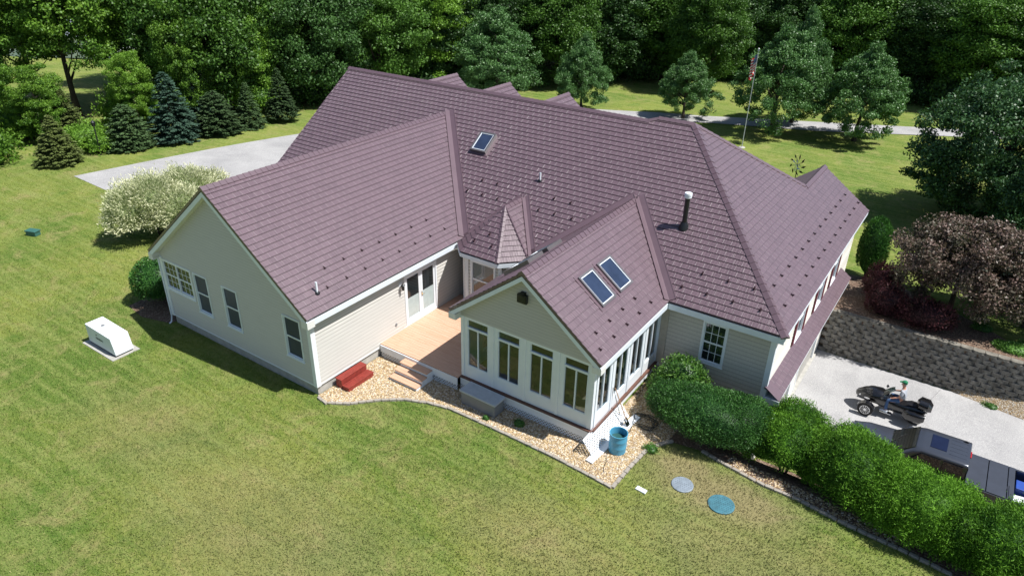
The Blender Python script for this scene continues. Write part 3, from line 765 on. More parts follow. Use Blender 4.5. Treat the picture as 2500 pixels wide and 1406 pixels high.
# --- bay roof
mb = MB(); A = Vector((1.87, 8.65, 4.80)); yr = main_y(4.80)
e = [Vector(p) for p in ((0.40, 7.96, EH), (0.40, 7.42, EH), (0.97, 6.85, EH), (2.78, 6.85, EH), (3.62, 7.72, EH), (3.62, 7.96, EH))]
RB = Vector((1.87, yr, 4.80))
roof_plane(mb, [e[0], RB, A, e[1]], (0, 1, 0), thick=0.06)
roof_plane(mb, [e[1], A, e[2]], e[2]-e[1], thick=0.06); roof_plane(mb, [e[2], A, e[3]], (1, 0, 0), thick=0.06)
roof_plane(mb, [e[3], A, e[4]], e[4]-e[3], thick=0.06); roof_plane(mb, [e[4], A, RB, e[5]], (0, 1, 0), thick=0.06)
BAY_ROOF = mb.build('bay_roof', MAT['roof'], HOUSE)
c = MB(); cap_line.drop = 0.45
for q, w_ in ((e[3], 0.085), (e[4], 0.03)): cap_line(c, q, A, w_, 0.22)
cap_line.drop = 0.85; cap_line(c, A, RB, 0.12)
c.build('ridge_cap', MAT['flashing'], BAY_ROOF)
c = MB(); nBL = Vector((-1.5/1.47, 0, 1)).normalized(); nBR = Vector((1.5/1.75, 0, 1)).normalized()
valley(c, e[5], RB, 0.2, 0.055, nBR, nM); valley(c, RB, e[0], 0.2, 0.055, nBL, nM); c.build('valley_flashing', MAT['flashing'], BAY_ROOF)

# --- fascia, rakes and soffits
fa = MB()
def eave(x0, y0, x1, y1, h=0.20, t=0.03, z=EH-0.09):
    fa.bar((x0, y0, z-h/2), (x1, y1, z-h/2), t, h)
def rake(x0, z0, x1, z1, y, h=0.22, t=0.035):
    a, b = Vector((x0, y, z0)), Vector((x1, y, z1))
    fa.add([a+Vector((0, 0, -0.09)), b+Vector((0, 0, -0.09)), b+Vector((0, 0, -0.09-h)), a+Vector((0, 0, -0.09-h)),
            a+Vector((0, t, -0.09)), b+Vector((0, t, -0.09)), b+Vector((0, t, -0.09-h)), a+Vector((0, t, -0.09-h))],
           [(0,1,2,3),(7,6,5,4),(0,4,5,1),(1,5,6,2),(2,6,7,3),(3,7,4,0)])
eave(WXR-0.02, WY, WXR-0.02, 7.9); eave(WXL+0.02, WY, WXL+0.02, 7.96)
rake(WXL+0.02, EH, WXP, WHP, WY); rake(WXR-0.02, EH, WXP, WHP, WY)
eave(SXR-0.02, SY, SXR-0.02, 7.95); eave(SXL+0.02, SY, SXL+0.02, 6.9)
rake(SXL+0.02, EH, SXP, SZ, SY, 0.20); rake(SXR-0.02, EH, SXP, SZ, SY, 0.20)
eave(SXR-0.02, 7.98, XE-0.02, 7.98, 0.22); eave(XE-0.02, 7.97, XE-0.02, YB, 0.10)
for i in range(1, 5): eave(e[i].x, e[i].y+0.01, e[i+1].x, e[i+1].y+0.01, 0.16, z=EH-0.07)
fa.build('fascia', MAT['vinyl'], HOUSE)
rk = MB()
for (xa, za, xb, zb) in ((-12.04, EH, -12.04, MZ),):
    rk.add([(-12.06, 7.96, EH-0.1), (-12.06, MY, MZ-0.1), (-12.06, MY, MZ-0.34), (-12.06, 7.96, EH-0.34)], [(0, 1, 2, 3)])
    rk.add([(-12.06, 20.16, EH-0.1), (-12.06, MY, MZ-0.1), (-12.06, MY, MZ-0.34), (-12.06, 20.16, EH-0.34)], [(0, 1, 2, 3)])
so_ = MB()
so_.box((WXL+0.03, WY+0.04, SOFF-0.02), (-8.5, 7.9, SOFF)); so_.box((0.0, 0.0, SOFF-0.02), (WXR-0.04, 7.6, SOFF))
so_.box((-8.76, WY-0.005, SOFF-0.10), (-8.5, 0.0, SOFF+0.16)); so_.box((0.0, WY-0.005, SOFF-0.10), (WXR+0.005, 0.0, SOFF+0.16))
for x0, x1 in ((SXL-0.005, 3.8), (9.0, SXR+0.005)): so_.box((x0, SY-0.006, SOFF-0.08), (x1, 3.32, SOFF+0.14))
so_.box((9.0, 3.35, SOFF-0.02), (SXR-0.04, 8.0, SOFF)); so_.box((SXL+0.04, 3.35, SOFF-0.02), (3.8, 7.0, SOFF))
so_.box((9.32, 8.0, SOFF-0.02), (13.28, 8.26, SOFF)); so_.box((13.0, 8.0, SOFF-0.018), (XE-0.04, YB, SOFF+0.002))
def sof_slope(x0, z0, x1, z1, y0, y1, o=0.27):
    so_.add([(x0, y0, z0-o), (x1, y0, z1-o), (x1, y1, z1-o), (x0, y1, z0-o)], [(0, 1, 2, 3)])
sof_slope(WXL+0.3, EH+0.2, WXP, WHP, WY+0.04, 0.02); sof_slope(WXR-0.3, EH+0.2, WXP, WHP, WY+0.04, 0.02)
sof_slope(SXL+0.3, EH+0.2, SXP, SZ, SY+0.04, 3.34, 0.22); sof_slope(SXR-0.3, EH+0.2, SXP, SZ, SY+0.04, 3.34, 0.22)
so_.prism([(0.5, 7.96), (0.5, 7.45), (1.0, 6.93), (2.74, 6.93), (3.26, 7.45), (3.26, 7.96)], SOFF+0.03, SOFF+0.05)
so_.build('soffit', MAT['soffit'], HOUSE)

# --- windows
def window(fr, u0, u1, z0, z1, lay=1, rows=2, trim=0.07, sash='white', grid=None, pane='pane', name='window', palepane=None, proud=0.045):
    f = MB()
    def b(a0, a1, c0, c1, d0, d1):
        P = [fr(a0,c0,d0), fr(a1,c0,d0), fr(a1,c1,d0), fr(a0,c1,d0), fr(a0,c0,d1), fr(a1,c0,d1), fr(a1,c1,d1), fr(a0,c1,d1)]
        f.hexa(P)
    b(u0, u0+trim, z0, z1, -0.06, proud); b(u1-trim, u1, z0, z1, -0.06, proud)
    b(u0+trim, u1-trim, z1-trim, z1, -0.06, proud); b(u0+trim, u1-trim, z0, z0+trim, -0.06, proud)
    b(u0-0.02, u1+0.02, z0-0.03, z0-0.001, 0.0, proud+0.02)
    W = (u1-u0-2*trim)/lay; panes = []
    for i in range(lay):
        a = u0+trim+i*W; z = a+W
        if i: b(a-0.025, a+0.025, z0+trim, z1-trim, -0.05, proud-0.006)
        s = 0.035
        for j in range(rows):
            c0 = z0+trim+j*(z1-z0-2*trim)/rows; c1 = c0+(z1-z0-2*trim)/rows
            dd = 0.012 if j else -0.004
            b(a+0.001, a+s, c0, c1, -0.04, dd); b(z-s, z-0.001, c0, c1, -0.04, dd); b(a+s, z-s, c0, c0+s, -0.04, dd); b(a+s, z-s, c1-s, c1, -0.04, dd)
            panes.append((a+s, z-s, c0+s, c1-s, dd-0.02))
            if grid:
                gx, gy = grid
                for k in range(1, gx): q = a+s+(W-2*s)*k/gx; b(q-0.008, q+0.008, c0+s, c1-s, dd-0.025, dd-0.008)
                for k in range(1, gy): q = c0+s+(c1-c0-2*s)*k/gy; b(a+s, z-s, q-0.008, q+0.008, dd-0.026, dd-0.009)
    w = f.build(name, MAT[sash], HOUSE)
    for (a0, a1, c0, c1, d) in panes:
        p = MB(); p.hexa([fr(a0,c0,d-0.012), fr(a1,c0,d-0.012), fr(a1,c1,d-0.012), fr(a0,c1,d-0.012), fr(a0,c0,d), fr(a1,c0,d), fr(a1,c1,d), fr(a0,c1,d)])
        p.build('pane', MAT[pane], w)
    return w
def ccw(P):
    a = sum(P[i][0]*P[(i+1) % len(P)][1]-P[(i+1) % len(P)][0]*P[i][1] for i in range(len(P)))
    return P if a > 0 else P[::-1]
def wall(name, fr, poly, holes, m, expo=0.115, lift=0.028):
    mb = MB(); poly = ccw(poly)
    coursed(mb, fr, poly, expo, lift, 0.002, holes, v00=min(c_[1] for c_ in poly))
    return mb.build(name, MAT[m], HOUSE)

# wing gable wall (faces the camera side, y = 0)
frG = frame((0, 0, 0), (1, 0, 0), (0, 0, 1))
FZ = 0.39
ww = [(-8.46, -6.56, 1.64, 2.95, 2), (-6.44, -5.56, 1.24, 2.93, 1), (-4.69, -3.81, 1.22, 2.92, 1), (-1.36, -0.47, 1.21, 2.86, 1)]
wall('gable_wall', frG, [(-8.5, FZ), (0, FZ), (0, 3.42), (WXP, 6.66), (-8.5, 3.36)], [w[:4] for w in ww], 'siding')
window(frG, *ww[0][:4], lay=2, grid=(3, 2), trim=0.085)
for w in ww[1:]: window(frG, *w[:4], trim=0.05, sash='vinyl', pane='screen')
# wing side wall (x = 0, sunlit)
frS = frame((0, 0, 0), (0, 1, 0), (0, 0, 1))
door = (4.60, 6.50, 0.62, 2.80)
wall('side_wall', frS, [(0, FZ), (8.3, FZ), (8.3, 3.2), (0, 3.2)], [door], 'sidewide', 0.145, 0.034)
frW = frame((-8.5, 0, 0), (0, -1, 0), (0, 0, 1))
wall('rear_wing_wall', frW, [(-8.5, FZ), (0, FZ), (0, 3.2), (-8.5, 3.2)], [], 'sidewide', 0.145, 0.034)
tr = MB()
tr.box((-8.55, -0.05, FZ-0.02), (-8.40, 0.1, SOFF)); tr.box((-0.12, -0.048, FZ-0.02), (0.048, 0.14, SOFF))
tr.box((-0.002, 0.141, FZ-0.015), (0.03, 8.3, FZ+0.04)); tr.box((0.001, 0.14, SOFF-0.14), (0.028, 8.2, SOFF-0.021))
tr.box((-8.4, -0.03, FZ-0.02), (-0.12, -0.001, FZ+0.03))
tr.build('corner_trim', MAT['white'], HOUSE)
fo = MB(); fo.box((-8.46, 0.03, -0.8), (-0.03, 8.2, FZ-0.005)); fo.box((9.5, 8.30, -3.2), (12.96, 20.0, 0.42)); fo.box((-11.7, 8.3, -0.8), (9.5, 19.8, 0.40))
fo.build('foundation', MAT['concrete'], HOUSE)

# french door
dm = MB()
def fbox(f, fr, a0, a1, c0, c1, d0, d1):
    f.hexa([fr(a0,c0,d0), fr(a1,c0,d0), fr(a1,c1,d0), fr(a0,c1,d0), fr(a0,c0,d1), fr(a1,c0,d1), fr(a1,c1,d1), fr(a0,c1,d1)])
y0, y1, z0, z1 = door
for q in ((y0, y0+0.07, z0, z1), (y1-0.07, y1, z0, z1), (y0+0.07, y1-0.07, z1-0.07, z1), (y0+0.07, y1-0.07, z0, z0+0.04)): fbox(dm, frS, *q, -0.08, 0.04)
FD = dm.build('french_door', MAT['white'], HOUSE)
mid = (y0+y1)/2
for a, b_ in ((y0+0.07, mid-0.004), (mid+0.004, y1-0.07)):
    lf = MB()
    for q in ((a, a+0.11, z0+0.04, z1-0.07), (b_-0.11, b_, z0+0.04, z1-0.07), (a+0.11, b_-0.11, z1-0.18, z1-0.07), (a+0.11, b_-0.11, z0+0.04, z0+0.24)): fbox(lf, frS, *q, -0.05, 0.0)
    lf.build('door_leaf', MAT['white'], FD)
    gp = MB(); fbox(gp, frS, a+0.11, b_-0.11, z0+1.12, z1-0.18, -0.035, -0.02); gp.build('pane', MAT['pane'], FD)
    gp = MB(); fbox(gp, frS, a+0.11, b_-0.11, z0+0.24, z0+1.12, -0.035, -0.02); gp.build('lower_pane', MAT['palepane'], FD)  # lower half of each leaf, paler than the upper pane
hd = MB(); hd.bar((0.01, mid+0.05, z0+0.92), (0.01, mid+0.05, z0+1.12), 0.04, 0.012, up=(1, 0, 0)); hd.tube([(0.01, mid+0.05, z0+1.02), (0.06, mid+0.05, z0+1.02), (0.06, mid+0.14, z0+1.02)], 0.009)
hd.build('handle', MAT['brass'], FD)
tr = MB(); tr.box((0.0, y0-0.12, z0-0.08), (0.03, y1+0.08, z0-0.001)); tr.build('door_sill', MAT['white'], FD)

# bay walls
bw = [(0.55, 7.96), (0.62, 7.62), (1.07, 7.17), (2.70, 7.17), (3.12, 7.60), (3.12, 8.0)]
for i in range(len(bw)-1):
    p, q = Vector((*bw[i], 0)), Vector((*bw[i+1], 0)); fr = frame(p, (q-p), (0, 0, 1)); L = (q-p).length
    if fr.n.dot(Vector((1.9, 8.5, 0))-p) > 0: pass
    hs = [(0.20, 1.42, 1.22, 2.92)] if i == 2 else []
    wall('bay_wall', fr, [(0, 0.6), (L, 0.6), (L, 3.09), (0, 3.09)], hs, 'sidewide', 0.145, 0.032)
    if i == 2: window(fr, *hs[0], trim=0.07, grid=None, pane='pane')
tr = MB()
for x, y in bw[1:5]: tr.box((x-0.07, y-0.07, 0.6), (x+0.07, y+0.07, 3.09), rz=R(22))
tr.build('corner_trim', MAT['white'], HOUSE)

# main wall, y = 8.26
frB = frame((0, 8.26, 0), (1, 0, 0), (0, 0, 1))
wb = (10.55, 11.44, 1.20, 2.86)
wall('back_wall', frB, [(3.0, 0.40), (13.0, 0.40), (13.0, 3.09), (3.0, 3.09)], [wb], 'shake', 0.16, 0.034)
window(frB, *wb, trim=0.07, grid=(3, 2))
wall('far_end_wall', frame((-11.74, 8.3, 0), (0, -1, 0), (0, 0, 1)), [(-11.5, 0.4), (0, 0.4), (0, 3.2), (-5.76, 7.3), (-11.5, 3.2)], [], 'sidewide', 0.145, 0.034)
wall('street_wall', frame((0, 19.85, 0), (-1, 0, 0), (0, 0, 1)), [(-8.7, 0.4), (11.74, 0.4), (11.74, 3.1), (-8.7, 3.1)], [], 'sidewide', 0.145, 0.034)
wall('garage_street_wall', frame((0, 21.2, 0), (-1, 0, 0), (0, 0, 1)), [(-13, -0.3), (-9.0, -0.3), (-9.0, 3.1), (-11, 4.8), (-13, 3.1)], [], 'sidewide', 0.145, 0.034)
# garage wall, x = 13
frR = frame((13.0, 0, 0), (0, 1, 0), (0, 0, 1))
gw = [(11.44, 12.42, 1.20, 2.78), (14.42, 15.40, 1.20, 2.78), (17.08, 18.02, 1.20, 2.78)]
gd = [(9.75, 13.15, LOW, -0.15), (14.35, 17.45, LOW, -0.15)]
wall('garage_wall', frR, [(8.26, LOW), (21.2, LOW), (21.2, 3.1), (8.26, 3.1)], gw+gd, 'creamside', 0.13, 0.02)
for w in gw:
    wo_ = window(frR, *w, trim=0.06, sash='white', pane='pane')
    for a in (w[0]-0.36, w[1]+0.06):
        s = MB(); fbox(s, frR, a, a+0.30, w[2], w[3], 0.022, 0.05)
        k = w[2]+0.06
        while k < w[3]-0.06:
            s.hexa([frR(a+0.04, k, 0.051), frR(a+0.26, k, 0.051), frR(a+0.26, k+0.03, 0.051), frR(a+0.04, k+0.03, 0.051), frR(a+0.04, k-0.012, 0.068), frR(a+0.26, k-0.012, 0.068), frR(a+0.26, k+0.01, 0.06), frR(a+0.04, k+0.01, 0.06)]); k += 0.05
        s.build('shutter', MAT['shutter'], HOUSE)
for i, g in enumerate(gd):
    s = MB()
    for q in ((g[0]-0.1, g[0]+0.02, LOW, -0.12), (g[1]-0.02, g[1]+0.1, LOW, -0.12), (g[0]+0.02, g[1]-0.02, -0.24, -0.12)): fbox(s, frR, *q, -0.32, 0.035)
    gdo = s.build('garage_door_frame', MAT['white'], HOUSE)
    s = MB()
    for r_ in range(4):
        a = LOW+0.02+r_*0.58
        fbox(s, frR, g[0]+0.03, g[1]-0.03, a, a+0.575, -0.30, -0.26)
        for cI in range(4):
            w_ = (g[1]-g[0]-0.06)/4; fbox(s, frR, g[0]+0.03+cI*w_+0.08, g[0]+0.03+(cI+1)*w_-0.08, a+0.1, a+0.48, -0.262, -0.25)
    s.build('garage_door', MAT['white'], gdo)
tr = MB(); tr.box((12.86, 8.215, -0.4), (13.045, 8.40, SOFF)); tr.box((12.99, 18.2, -0.1), (13.05, 21.25, 0.0)); tr.box((9.0, 8.225, 0.42), (9.14, 8.3, 3.05))
tr.build('corner_trim', MAT['white'], HOUSE)
ap = MB(); ap.box((12.72, 9.3, LOW-0.2), (13.12, 17.9, LOW+0.05)); ap.build('garage_apron', MAT['concrete'], HOUSE)
# pent roof over the garage doors
mb = MB()
roof_plane(mb, [(13.52, 8.55, 0.72), (13.52, 19.5, 0.72), (13.0, 19.5, 1.10), (13.0, 8.15, 1.10)], (0, 1, 0), thick=0.06)
roof_plane(mb, [(13.0, 8.15, 1.10), (13.0, 8.10, 0.72), (13.52, 8.10, 0.72)], (1, 0, 0), thick=0.05) if False else None
PENT = mb.build('pent_roof', MAT['roof'], HOUSE)
pm = MB(); pm.box((13.001, 8.2, 0.50), (13.50, 19.45, 0.655)); pm.box((13.001, 8.14, 0.50), (13.54, 8.2, 0.72))
pm.add([(13.0, 8.16, 1.12), (13.0, 8.62, 1.16), (13.54, 8.62, 0.77), (13.54, 8.16, 0.73)], [(0, 1, 2, 3)], mi=1)
pm.build('pent_soffit', [MAT['white'], MAT['flashing']], PENT)

# --- sunroom: real openings, glass and an interior
frF = frame((0, 3.32, 0), (1, 0, 0), (0, 0, 1)); frE = frame((9.0, 0, 0), (0, 1, 0), (0, 0, 1)); frL = frame((3.8, 0, 0), (0, -1, 0), (0, 0, 1))
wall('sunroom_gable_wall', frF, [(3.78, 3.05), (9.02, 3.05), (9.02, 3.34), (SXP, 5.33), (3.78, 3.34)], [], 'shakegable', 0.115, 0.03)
def sun_wall(fr, u0, u1, units, z0, z1, transom):
    f = MB(); us = sorted(units); ztop = 3.05
    t0, t1 = -0.12, 0.0
    fbox(f, fr, u0, u1, z1, ztop, t0, t1); fbox(f, fr, u0, u1, 0.58, z0, t0, t1)
    e_ = [u0]+[x for a, b in us for x in (a, b)]+[u1]
    for i in range(0, len(e_), 2): fbox(f, fr, e_[i], e_[i+1], z0, z1, t0, t1)
    for i in range(2, len(e_)-1, 2):
        m_ = (e_[i]+e_[i+1])/2; fbox(f, fr, m_-0.05, m_+0.05, 0.6, ztop-0.01, 0.0, 0.028)
    fbox(f, fr, u0-0.001, u0+0.11, 0.6, ztop-0.01, 0.0, 0.03); fbox(f, fr, u1-0.11, u1+0.001, 0.6, ztop-0.01, 0.0, 0.03)
    o = f.build('sunroom_wall', MAT['white'], HOUSE)
    for a, b in us:
        g = MB(); s = 0.035
        zt = z1 if not transom else z1-0.33
        if transom:
            fbox(g, fr, a, b, zt, zt+0.06, -0.09, 0.012)
            for q in ((a, a+s, zt+0.06, z1), (b-s, b, zt+0.06, z1)): fbox(g, fr, *q, -0.08, -0.02)
        for q in ((a, a+s, z0, zt), (b-s, b, z0, zt), (a+s, b-s, zt-s, zt), (a+s, b-s, z0, z0+s), ((a+b)/2-0.025, (a+b)/2+0.025, z0+s, zt-s)): fbox(g, fr, *q, -0.08, -0.01)
        w = g.build('sliding_window', MAT['vinyl'], HOUSE)
        m_ = (a+b)/2
        for q in ([(a+s, m_-0.025, z0+s, zt-s, -0.05), (m_+0.025, b-s, z0+s, zt-s, -0.03)]+([(a+s, b-s, zt+0.06, z1, -0.04)] if transom else [])):
            p = MB(); p.poly([fr(q[0], q[2], q[4]), fr(q[1], q[2], q[4]), fr(q[1], q[3], q[4]), fr(q[0], q[3], q[4])]); p.build('pane', MAT['glass'], w)
sun_wall(frF, 3.8, 9.0, [(4.06, 4.93), (5.33, 6.20), (6.61, 7.48), (7.89, 8.76)], 1.07, 2.94, True)
sun_wall(frE, 3.45, 8.26, [(3.58, 4.42), (4.78, 5.66), (6.0, 6.86), (7.22, 8.10)], 0.98, 2.78, False)
sun_wall(frL, -7.0, -3.45, [(-6.6, -5.72), (-5.3, -4.42)], 0.98, 2.78, False)
fl = MB(); fl.box((3.86, 3.38, 0.50), (8.94, 8.2, 0.585)); fl.build('sunroom_floor', MAT['deck'], HOUSE)
iw = MB(); iw.box((3.86, 8.20, 0.59), (9.3, 8.25, 3.3)); iw.build('inner_wall', MAT['interior'], HOUSE)
bs = MB()
bs.box((3.79, 3.225, 0.24), (9.04, 3.26, 0.525)); bs.box((9.0, 3.251, 0.26), (9.05, 8.2, 0.50)); bs.box((3.80, 3.251, 0.30), (8.99, 8.2, 0.49))
bs.build('sunroom_base', MAT['white'], HOUSE)
rb = MB(); rb.box((3.78, 3.21, 0.53), (9.06, 3.32, 0.575)); rb.box((9.0, 3.33, 0.505), (9.10, 8.2, 0.572)); rb.build('sunroom_sill', simple('stained_cedar', (0.11, 0.05, 0.035), 0.6, var=0.2), HOUSE)

# floodlight on gable, lantern and outlet beside the door
fx = MB(); fx.box((6.15, 3.16, 4.38), (6.50, 3.27, 4.68)); fx.box((6.19, 3.145, 4.42), (6.46, 3.16, 4.64)); fx.box((6.24, 3.05, 4.70), (6.42, 3.3, 4.74)); fx.build('floodlight', MAT['darkmetal'], HOUSE, bevel=0.008)
ln = MB(); ln.box((0.015, 4.30, 2.35), (0.04, 4.46, 2.62)); lan = ln.build('wall_lantern', MAT['white'], HOUSE)
ln = MB(); ln.lathe([(0.01, 2.62), (0.09, 2.56), (0.02, 2.55), (0.06, 2.53), (0.045, 2.36), (0.01, 2.33)], (0.16, 4.38, 0), n=10); ln.tube([(0.03, 4.38, 2.42), (0.12, 4.38, 2.60), (0.16, 4.38, 2.62)], 0.01); ln.build('lantern_cage', MAT['darkmetal'], lan)
ol = MB(); ol.box((0.01, 3.98, 0.90), (0.05, 4.06, 1.02)); ol.build('outlet_cover', MAT['greyplastic'], HOUSE)
dn = MB(); dn.tube([(-8.6, -0.06, 3.0), (-8.6, -0.06, 0.30), (-8.61, -0.12, 0.06), (-8.61, -0.22, 0.0)], 0.035); dn.build('downspout', MAT['vinyl'], HOUSE)

# --- skylights
def skylight(parent, fr, u0, u1, v0, v1, h=0.12, glassy='skyglass'):
    f = MB(); t = 0.075
    for q in ((u0-t, u0, v0-t, v1+t), (u1, u1+t, v0-t, v1+t), (u0, u1, v0-t, v0), (u0, u1, v1, v1+t)): fbox(f, fr, *q, 0.0, h)
    for q in ((u0-t-0.12, u0-t, v0-t-0.1, v1+t+0.1), (u1+t, u1+t+0.12, v0-t-0.1, v1+t+0.1), (u0-t, u1+t, v0-t-0.1, v0-t), (u0-t, u1+t, v1+t, v1+t+0.1)): fbox(f, fr, *q, 0.0, 0.036)
    f.mi = [0]*24+[1]*24
    o = f.build('skylight', [MAT['sk_frame'], MAT['flashing']], HOUSE)
    g = MB(); g.hexa([fr(u0, v0, h-0.05), fr(u1, v0, h-0.05), fr(u1, v1, h-0.05), fr(u0, v1, h-0.05), fr(u0, v0, h-0.035), fr(u1, v0, h-0.035), fr(u1, v1, h-0.035), fr(u0, v1, h-0.035)])
    g.build('pane', MAT[glassy], o)
    f = MB()
    for q in ((u0, u0+0.03, v0, v1), (u1-0.03, u1, v0, v1), (u0+0.03, u1-0.03, v0, v0+0.03), (u0+0.03, u1-0.03, v1-0.03, v1)): fbox(f, fr, *q, h-0.034, h-0.015)
    f.build('sash', MAT['vinyl'], o)
MAT['sk_frame'] = simple('skylight_metal', (0.20, 0.185, 0.19), 0.35, metal=0.6)
uu = Vector((0, 1, 0)); vv = Vector((-1, 0, SSL)).normalized()
frSR = frame((SXR, 0, EH), (0, 1, 0), (-1, 0, SSL)); frSL = frame((SXL, 0, EH), (0, -1, 0), (1, 0, SSL))
k = math.sqrt(1+SSL*SSL)
for a, b, y0_, y1_ in SKR: skylight(SUN_ROOF, frSR, y0_, y1_, (SXR-b)*k, (SXR-a)*k, 0.10)
for a, b, y0_, y1_ in SKL: skylight(SUN_ROOF, frSL, -y1_, -y0_, (a-SXL)*k, (b-SXL)*k, 0.16)
k2 = math.sqrt(1+MSL*MSL)
frMM = frame((0, 7.96, EH), (1, 0, 0), (0, 1, MSL))
skylight(MAIN_ROOF, frMM, -1.80, -1.12, (11.38-7.96)*k2, (12.12-7.96)*k2, 0.17)

# --- vents and stack
def onmain(x, y): return Vector((x, y, EH+MSL*(y-7.96)))
def onwing(x, y): return Vector((x, y, EH+(WHP-EH)/(WXR-WXP)*(WXR-x)))
for p, h_ in ((onmain(2.12, 10.79), 0.36), (onwing(-0.24, 0.68), 0.42)):
    v = MB(); v.lathe([(0.10, 0.02), (0.085, 0.07), (0.05, 0.10)], p-Vector((0, 0, 0.03)), n=14); bs_ = v.build('vent_boot', MAT['darkmetal'], HOUSE, smooth=True)
    v = MB(); v.lathe([(0.038, 0.0), (0.038, h_), (0.030, h_), (0.030, h_-0.05)], p, n=14); v.build('vent_pipe', MAT['white'], bs_, smooth=True)
p = onmain(8.60, 10.42)
v = MB(); v.lathe([(0.20, -0.08), (0.17, 0.08), (0.11, 0.20)], p, n=18); sb = v.build('stack_boot', MAT['darkmetal'], HOUSE, smooth=True)
v = MB(); v.lathe([(0.095, 0), (0.095, 1.15)], p, n=18); v.build('stack_pipe', MAT['dark'], sb, smooth=True)
v = MB(); v.lathe([(0.10, 1.12), (0.13, 1.15), (0.13, 1.18), (0.11, 1.185), (0.11, 1.205), (0.135, 1.21), (0.138, 1.25), (0.12, 1.255), (0.12, 1.275), (0.138, 1.28), (0.13, 1.32), (0.05, 1.34)], p, n=20); v.build('stack_cap', MAT['white'], sb, smooth=True)

# --- snow guards: each a small bent hook
def guard_mesh(fr, a, b, name):
    s = MB()
    s.hexa([fr(a-0.03, b, 0.03), fr(a+0.03, b, 0.03), fr(a+0.03, b+0.10, 0.03), fr(a-0.03, b+0.10, 0.03), fr(a-0.03, b, 0.04), fr(a+0.03, b, 0.04), fr(a+0.03, b+0.10, 0.04), fr(a-0.03, b+0.10, 0.04)])
    s.hexa([fr(a-0.045, b-0.012, 0.03), fr(a+0.045, b-0.012, 0.03), fr(a+0.045, b, 0.03), fr(a-0.045, b, 0.03), fr(a-0.03, b-0.012, 0.095), fr(a+0.03, b-0.012, 0.095), fr(a+0.03, b, 0.095), fr(a-0.03, b, 0.095)])
    s.hexa([fr(a-0.006, b, 0.04), fr(a+0.006, b, 0.04), fr(a+0.006, b+0.07, 0.04), fr(a-0.006, b+0.07, 0.04), fr(a-0.006, b, 0.09), fr(a+0.006, b, 0.09), fr(a+0.006, b+0.01, 0.09), fr(a-0.006, b+0.01, 0.09)])
    return s
frWG = frame((WXR, 0, EH), (0, 1, 0), (-1, 0, (WHP-EH)/(WXR-WXP))); frRG = frame((XE, 0, EH), (0, 1, 0), (-1, 0, RSL))
def guards(fr, pts, parent):
    for a, b in pts: guard_mesh(fr, a, b, '').build('snow_guard', MAT['guard'], parent)
kw = math.sqrt(1+((WHP-EH)/(WXR-WXP))**2); kr = math.sqrt(1+RSL**2)
guards(frWG, [(1.55+i*0.893, 1.07*kw) for i in range(7)]+[(1.13+i*0.895, 0.53*kw) for i in range(8)], WING_ROOF)
guards(frRG, [(9.73+i*0.91, 1.04*kr) for i in range(13)]+[(9.31+i*0.91, 0.48*kr) for i in range(14)], MAIN_ROOF)
mg = [(9.98, 9.06), (10.9, 9.05), (11.8, 9.05), (9.51, 8.48), (10.41, 8.48), (11.33, 8.48), (12.26, 8.48), (-0.44, 10.24), (0.34, 10.24), (-0.83, 9.68), (-0.04, 9.68), (0.75, 9.68),
      (3.15, 10.23), (3.93, 10.23), (2.78, 9.68), (3.53, 9.68), (4.32, 9.68)]
guards(frMM, [(x, (y-7.96)*k2) for x, y in mg], MAIN_ROOF)
guards(frSR, [(6.50-i*0.9, 0.65*k) for i in range(4)]+[(7.05-i*0.9, 0.29*k) for i in range(5)], SUN_ROOF)
frBF = frame((0, 6.85, EH), (1, 0, 0), (0, 1.8, 1.5))
guards(frBF, [(1.35, 0.55), (2.2, 0.55), (1.85, 1.0)], BAY_ROOF)


# ---------------------------------------------------------------- deck and stairs
DECK = thing('wooden_deck', 'sunlit cedar deck in the corner between the wing and the sunroom', 'deck')
d = MB(); y = 3.10
while y < 7.9:
    x1 = 3.78
    d.box((0.04, y, 0.545), (x1, y+0.133, 0.58+random.uniform(-0.001, 0.001))); y += 0.14
d.build('deck_boards', MAT['deck'], DECK)
d = MB(); d.box((0.06, 3.06, 0.26), (3.77, 3.095, 0.54)); d.build('skirt_board', MAT['white'], DECK)
def lattice(mb, o, u, v, W, H, step=0.085, w=0.028, t=0.01, edge=0.0):
    o, u, v = Vector(o), Vector(u).normalized(), Vector(v).normalized(); n = u.cross(v)
    for sg in (1, -1):
        k = -H
        while k < W:
            # line: s = k + a (a in 0..H) for sg=1, mirrored for sg=-1
            a0 = max(0, -k); a1 = min(H, W-k)
            if a1 - a0 > 0.02:
                p0, p1 = (k+a0, a0), (k+a1, a1)
                if sg < 0: p0, p1 = (W-p0[0], p0[1]), (W-p1[0], p1[1])
                P = o+u*p0[0]+v*p0[1]+n*(t*0.6*sg); Q = o+u*p1[0]+v*p1[1]+n*(t*0.6*sg)
                mb.bar(P, Q, w, t, up=n)
            k += step*1.4
d = MB(); lattice(d, (0.08, 3.085, 0.0), (1, 0, 0), (0, 0, 1), 3.68, 0.26); d.build('lattice_skirt', MAT['white'], DECK)
dk = MB(); lattice(dk, (3.8, 3.22, 0.0), (1, 0, 0), (0, 0, 1), 5.2, 0.26); dk.build('lattice_skirt', MAT['white'], HOUSE)
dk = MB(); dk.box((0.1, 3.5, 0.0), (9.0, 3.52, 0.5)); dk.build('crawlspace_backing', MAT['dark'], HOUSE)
ST = thing('deck_stairs', 'three step wooden stairs with white risers leading down from the deck', 'stairs')
